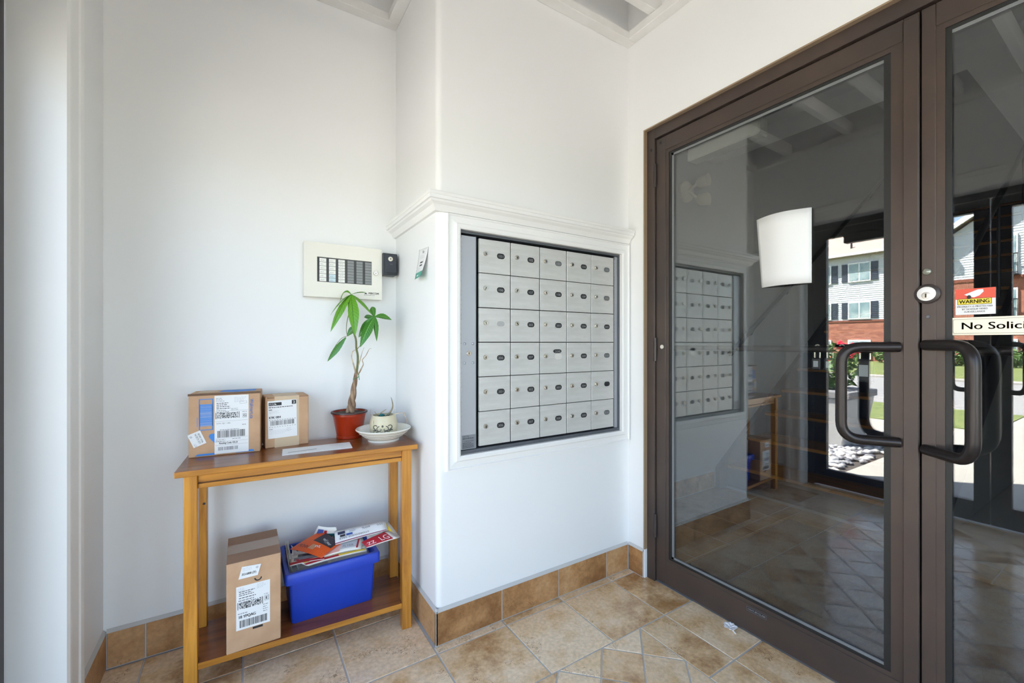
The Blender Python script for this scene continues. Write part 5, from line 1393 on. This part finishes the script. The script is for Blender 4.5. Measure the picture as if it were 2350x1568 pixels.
# emergency lamp on the lobby wall
el = thing('emergency_light', 'ivory twin-head emergency light high on the lobby wall', 'emergency light', (2.80, 2.0, 2.28))
M_EL = mat('emergency_ivory', srgb(214, 206, 186), 0.45)
B().rings([[(r * math.cos(2 * PI * j / 20), -d, r * math.sin(2 * PI * j / 20)) for j in range(20)] for r, d in ((0.078, 0), (0.078, 0.02), (0.06, 0.035), (0.001, 0.037))], 0, True).build('back_plate', M_EL, el, smooth=True)
for (dx, dz) in ((0.07, 0.06), (0.07, -0.06)):
    hd = B().rings([[(dx + 0.02 * t + r * math.cos(2 * PI * j / 16) * 0.8, -0.05 - 0.09 * t, dz * (1 + .2 * t) + r * math.sin(2 * PI * j / 16)) for j in range(16)] for r, t in ((0.02, 0), (0.042, 0.25), (0.048, 0.8), (0.046, 0.95), (0.034, 0.96))], 0, True).build('lamp_head', M_EL, el, smooth=True)
    B().tube([(0.0, -0.03, 0), (dx * 0.6, -0.05, dz * 0.6), (dx, -0.07, dz)], 0.012, 8).build('swivel_arm', M_EL, el, smooth=True)
# fill lamp added out of view to lift the dim lobby
lamp2 = thing('lobby_fill_lamp', 'round flush fill lamp added on the lobby ceiling', 'lamp', (2.45, 0.1, 2.57))
B().lathe([(0.15, 0), (0.15, -0.03), (0.14, -0.035)], 28, cap=True).build('base', M_WHITE_PL, lamp2, smooth=True)
B().lathe([(0.138, -0.034), (0.13, -0.06), (0.1, -0.08), (0.05, -0.09), (0.003, -0.092)], 28, cap=True).build('dome', mat('lobby_fill_dome', (0.9, 0.88, 0.84), 0.4, emit=(1.0, 0.88, 0.72), estr=0.35), lamp2, smooth=True)

# ================================================================== OUTDOORS (seen in the glass)
M_CONC = mat('concrete', srgb(158, 153, 145), 0.85, col2=srgb(150, 146, 139), nscale=1.5, bump=0.15, bscale=60)
M_ASPH = mat('asphalt', srgb(140, 138, 137), 0.9, col2=srgb(131, 130, 129), nscale=3, bump=0.2)
M_GRASS = mat('lawn', srgb(86, 100, 48), 0.9, col2=srgb(116, 124, 70), nscale=9, ndetail=8, bump=0.8, bscale=50)
M_SIDING = mat('vinyl_siding', srgb(196, 199, 205), 0.6)
M_BRICK = brick_mat('red_brick')
M_ROOFS = mat('asphalt_shingle', srgb(172, 154, 142), 0.9, col2=srgb(150, 134, 124), nscale=3, stretch=(3, 1, 8), ndetail=6)
M_SHUT = mat('shutter_blue', srgb(58, 66, 80), 0.5)
M_WPANE = mat('window_pane', srgb(110, 138, 146), 0.12, col2=srgb(176, 190, 192), nscale=1.2)
def ground(name, label, cat, x0, x1, y0, y1, z, m, th=0.12):
    return struct(B().box(x0, x1, y0, y1, z - th, z).build(name, m), label, cat)
ground('floor_walk', 'pale concrete entrance walk outside the entry doors', 'pavement', -4.9, -0.60, -14, 1.65, -0.03, M_CONC)
ground('floor_yard', 'pale concrete yard beside the vestibule', 'pavement', -0.60, 14, -14, -1.66, -0.03, M_CONC)
ground('floor_sidewalk', 'pale concrete sidewalk beyond the pebble bed', 'pavement', -4.9, -3.75, 1.65, 16, -0.03, M_CONC)
ground('floor_drive', 'concrete path crossing the grass strip to the road', 'pavement', -7.2, -4.9, -9, 1.35, -0.03, M_CONC)
ground('floor_verge', 'green grass strip beside the road', 'lawn', -7.2, -4.9, 1.35, 18, -0.02, M_GRASS)
ground('floor_road', 'sunlit grey road', 'road', -15.4, -7.2, -30, 60, -0.06, M_ASPH)
ground('floor_kerb', 'pale concrete kerb across the road', 'kerb', -16.2, -15.4, -30, 60, -0.01, M_CONC)
ground('floor_lawn', 'green lawn in front of the apartment building', 'lawn', -31.0, -16.2, -30, 60, -0.02, M_GRASS)
ground('floor_bed', 'dark soil of the pebble bed', 'garden bed', -3.75, -0.60, 1.65, 6, -0.05, mat('bed_soil', srgb(70, 64, 60), 0.95))
# pebbles: nobody could count them
rnd = random.Random(11); pv = []; pf = []
ico = bmesh.new(); bmesh.ops.create_icosphere(ico, subdivisions=1, radius=1.0); ico.verts.ensure_lookup_table()
IV = [v.co.copy() for v in ico.verts]; IF = [tuple(v.index for v in f.verts) for f in ico.faces]; ico.free()
PM = [mat('pebble_grey', srgb(150, 150, 154), 0.7), mat('pebble_pale', srgb(206, 200, 192), 0.7), mat('pebble_dark', srgb(88, 90, 98), 0.7)]
pm = []
for k in range(1500):
    x, y = rnd.uniform(-3.7, -0.66), 1.66 + abs(rnd.gauss(0, 0.6)) + rnd.random() * 0.3
    a = rnd.uniform(0, PI); sx, sy, sz = rnd.uniform(.025, .06), rnd.uniform(.02, .04), rnd.uniform(.015, .028)
    i = len(pv); c, s = math.cos(a), math.sin(a); mi_ = rnd.choice((0, 0, 1, 2))
    for v in IV: pv.append((x + c * v.x * sx - s * v.y * sy, y + s * v.x * sx + c * v.y * sy, -0.045 + sz * 0.6 + v.z * sz + rnd.uniform(0, .003)))
    for f in IF: pf.append(tuple(i + j for j in f)); pm.append(mi_)
me = bpy.data.meshes.new('pebble_bed'); me.from_pydata(pv, [], pf); me.polygons.foreach_set('material_index', pm)
for m in PM: me.materials.append(m)
me.polygons.foreach_set('use_smooth', [True] * len(pf))
tag(link('pebble_bed', me), 'rounded grey river pebbles in the bed outside the door', 'pebbles', None, 'stuff')
# concrete planter with red flowers
pn_ = thing('planter', 'tapered concrete planter with red flowers on the pebble bed', 'planter', (-2.6, 2.35, -0.04))
def frust(a, b, z0, z1): return [[(x * a, y * b, z0) for x, y in ((-1, -1), (1, -1), (1, 1), (-1, 1))], None]
q = B(); q.rings([[(x * 0.30, y * 0.30, 0) for x, y in ((-1, -1), (1, -1), (1, 1), (-1, 1))], [(x * 0.38, y * 0.38, 0.56) for x, y in ((-1, -1), (1, -1), (1, 1), (-1, 1))]], 0, True)
q.build('tub', mat('planter_concrete', srgb(176, 174, 172), 0.85), pn_, bevel=0.015)
B().box(-0.40, 0.40, -0.40, 0.40, 0.56, 0.64).build('collar', mat('planter_collar', srgb(120, 120, 122), 0.85), pn_, bevel=0.01)
def leaf_cloud(name, label, cat, loc, rx, ry, rz, n, size, m, seed, blooms=0, group=None):
    """a shrub: leaves scattered through an ellipsoid, one foliage mesh, blooms as single parts"""
    r_ = random.Random(seed); q = B()
    for k in range(n):
        while True:
            p = Vector((r_.uniform(-1, 1), r_.uniform(-1, 1), r_.uniform(-1, 1)))
            if 0.3 < p.length < 1: break
        c = Vector((p.x * rx, p.y * ry, rz + p.z * rz))
        d = Vector((r_.gauss(0, 1), r_.gauss(0, 1), r_.gauss(0.3, 1))).normalized(); e = d.cross(Vector((r_.gauss(0, 1), r_.gauss(0, 1), 1))).normalized()
        s = size * r_.uniform(.6, 1.2); nn = d.cross(e) * s * 0.15
        q.quad([c - d * s, c + e * s * .45 + nn, c + d * s, c - e * s * .45 + nn])
    t = thing(name, label, cat, loc, 0, group)
    me = q.mesh('foliage'); me.materials.append(m); link('foliage', me, t)
    for k in range(3):
        B().tube([(0, 0, 0), (r_.uniform(-.3, .3) * rx, r_.uniform(-.3, .3) * ry, rz * 0.9)], size * .12, 6).build('stem', mat('shrub_stem', srgb(96, 84, 58), 0.8), t)
    for k in range(blooms):
        a = r_.uniform(0, 2 * PI); c = Vector((math.cos(a) * rx * .8, math.sin(a) * ry * .8, rz * r_.uniform(1.2, 2.0)))
        b = B()
        for j in range(7):
            w = Vector((r_.gauss(0, .02), r_.gauss(0, .02), r_.gauss(0, .015)))
            for f in IF: b.quad([c + w + IV[i] * 0.028 for i in f])
        b.build('bloom', mat('red_bloom', srgb(220, 40, 60), 0.6), t)
    return t
M_SHRUB = mat('shrub_leaf', srgb(58, 88, 36), 0.6, col2=srgb(92, 120, 56), nscale=30)
leaf_cloud('flowering_shrub', 'leafy plant with red blooms growing from the concrete planter', 'plant', (-2.6, 2.35, 0.55), 0.36, 0.36, 0.30, 420, 0.06, M_SHRUB, 3, 14)
k = 0
for y in (2.4, 4.3, 6.2, 9.2, 11.1, 13.0, 14.9, 16.8):
    names = ['nearest to the wing corner', 'second from the wing corner', 'third from the wing corner', 'fourth from the wing corner', 'fifth from the wing corner', 'sixth from the wing corner', 'seventh from the wing corner', 'farthest along the building']
    leaf_cloud('hedge_shrub', 'green shrub at the foot of the building, ' + names[k], 'shrub', (-27.3 if y < 7.4 else -28.6, y, -0.03), 0.75, 0.78, 0.42, 260, 0.16, M_SHRUB, 20 + k, 0, 'shrubs along the building'); k += 1
# apartment building across the road: main block
def window_unit(par, X, y0, y1, z0, z1, shutters=True, rail=False, lights=2):
    w = B().box(0.0, 0.09, y0 - .06, y1 + .06, z0 - .06, z1 + .06).build('window', M_WHITE_PL, par, (X, 0, 0))
    n = lights; g = 0.07; ww = (y1 - y0 - g * (n - 1)) / n
    for i in range(n):
        B().box(0.085, 0.10, y0 + i * (ww + g), y0 + i * (ww + g) + ww, z0 + .03, z1 - .03).build('pane', M_WPANE, w)
    if shutters:
        for a, b in ((y0 - .41, y0 - .07), (y1 + .07, y1 + .41)):
            s = B().box(0.0, 0.05, a, b, z0 - .02, z1 + .02); 
            for j in range(9):
                zz = z0 + (z1 - z0) * (j + .3) / 9; s.box(0.05, 0.065, a + .04, b - .04, zz, zz + 0.06)
            s.build('shutter', M_SHUT, par, (X, 0, 0))
    if rail:
        r = B().box(0.28, 0.32, y0 - .1, y1 + .1, z0 + 0.95, z0 + 1.0).box(0.28, 0.32, y0 - .1, y1 + .1, z0 + .02, z0 + .06).box(0.0, 0.32, y0 - .1, y1 + .1, z0 - 0.08, z0 - 0.02)
        n = int((y1 - y0) / 0.12)
        for i in range(n + 1): r.box(0.29, 0.31, y0 - .08 + i * .12, y0 - .06 + i * .12, z0, z0 + 0.97)
        r.build('balcony_rail', mat('rail_black', srgb(30, 30, 34), 0.4), par, (X, 0, 0))
BX = -30.2
bd = thing('apartment_building', 'three-storey apartment block with pale siding over red brick across the road', 'building', (0, 0, 0))
B().box(BX - 9, BX, 8.6, 40, -0.1, 2.50).build('brick_wall', M_BRICK, bd)
B().box(BX, BX + 0.04, 8.6, 40, 2.50, 2.62).build('soldier_course', mat('brick_dark', srgb(128, 76, 60), 0.9), bd)
sd = B().box(BX - 9, BX - 0.02, 8.6, 40, 2.5, 6.8)
z = 2.62
while z < 6.75:                                  # lapped siding boards
    sd.extrude_profile([(BX - .02, 8.6, z), (BX + 0.012, 8.6, z), (BX - .005, 8.6, z + 0.13)], (0, 0, 0), (0, 31.4, 0)); z += 0.13
sd.build('siding', M_SIDING, bd)
rf = B(); rf.extrude_profile([(BX + 0.45, 8.3, 6.75), (BX + 0.45, 8.3, 6.95), (BX - 4.5, 8.3, 9.8), (BX - 9.5, 8.3, 6.95), (BX - 9.5, 8.3, 6.75)], (0, 0, 0), (0, 32.1, 0))
roof = rf.build('roof', M_ROOFS, bd)
B().box(BX + 0.45, BX + 0.56, 8.3, 40.4, 6.78, 6.93).build('gutter', M_WHITE_PL, roof)
B().tube([(BX - 0.3, 11.7, 7.2), (BX - 0.3, 11.7, 7.75)], 0.06, 8).build('vent_pipe', M_PLASTIC_K, roof)
for i in range(-1, 8):
    y0 = 10.62 + 2.14 * i
    if y0 - .5 < 8.6: continue
    window_unit(bd, BX, y0, y0 + 1.08, 5.15, 6.28); window_unit(bd, BX, y0, y0 + 1.08, 2.74, 3.76); window_unit(bd, BX, y0, y0 + 1.08, 0.15, 1.28, False)
# projecting wing
WXX = -29.2
wg = thing('apartment_wing', 'gabled wing of the apartment block with brick up to the second floor and balcony rails', 'building', (0, 0, 0))
B().box(WXX - 8, WXX, -8.0, 7.3, -0.1, 4.38).build('brick_wall', M_BRICK, wg)
B().box(WXX, WXX + 0.04, -8.0, 7.3, 4.38, 4.54).build('soldier_course', mat('brick_dark'), wg)
sd = B(); apex_y, apex_z, eave = -0.35, 12.2, 6.6
sd.extrude_profile([(WXX - .02, -8.0, 4.38), (WXX - .02, 7.3, 4.38), (WXX - .02, 7.3, eave), (WXX - .02, apex_y, apex_z), (WXX - .02, -8.0, eave)], (-8, 0, 0), (0, 0, 0))
z = 4.54
while z < eave + 1.6:
    half = 7.65 if z < eave else 7.65 * (apex_z - z - .13) / (apex_z - eave)
    sd.extrude_profile([(WXX - .02, apex_y - half, z), (WXX + 0.012, apex_y - half, z), (WXX - .005, apex_y - half, z + 0.13)], (0, 0, 0), (0, 2 * half, 0)); z += 0.13
sd.build('siding', M_SIDING, wg)
for s in (1, -1):
    e = apex_y + s * 8.1; q = B()
    ze = eave - 0.1 + 0.0
    q.extrude_profile([(WXX + 0.5, apex_y, apex_z + 0.25), (WXX + 0.5, e, ze + .15), (WXX + 0.5, e, ze), (WXX + 0.5, apex_y, apex_z + 0.05)], (-9, 0, 0), (0, 0, 0)); q.build('roof_slope', M_ROOFS, wg)
    q = B(); q.extrude_profile([(WXX + 0.52, apex_y, apex_z + 0.28), (WXX + 0.52, e, ze + .18), (WXX + 0.52, e, ze - .12), (WXX + 0.52, apex_y, apex_z - 0.05)], (-.05, 0, 0), (0.02, 0, 0)); q.build('barge_board', M_WHITE_PL, wg)
    B().box(WXX - .1, WXX + .55, min(e, e - s * .9), max(e, e - s * .9), ze - .45, ze - .05).build('eave_return', M_WHITE_PL, wg)
for y0 in (4.45, 2.0, -0.45, -2.9, -5.4):
    window_unit(wg, WXX, y0, y0 + 1.3, 4.62, 6.55, False, True); window_unit(wg, WXX, y0, y0 + 1.3, 2.35, 3.85, False, True); window_unit(wg, WXX, y0, y0 + 1.3, 0.1, 1.28, False, True)
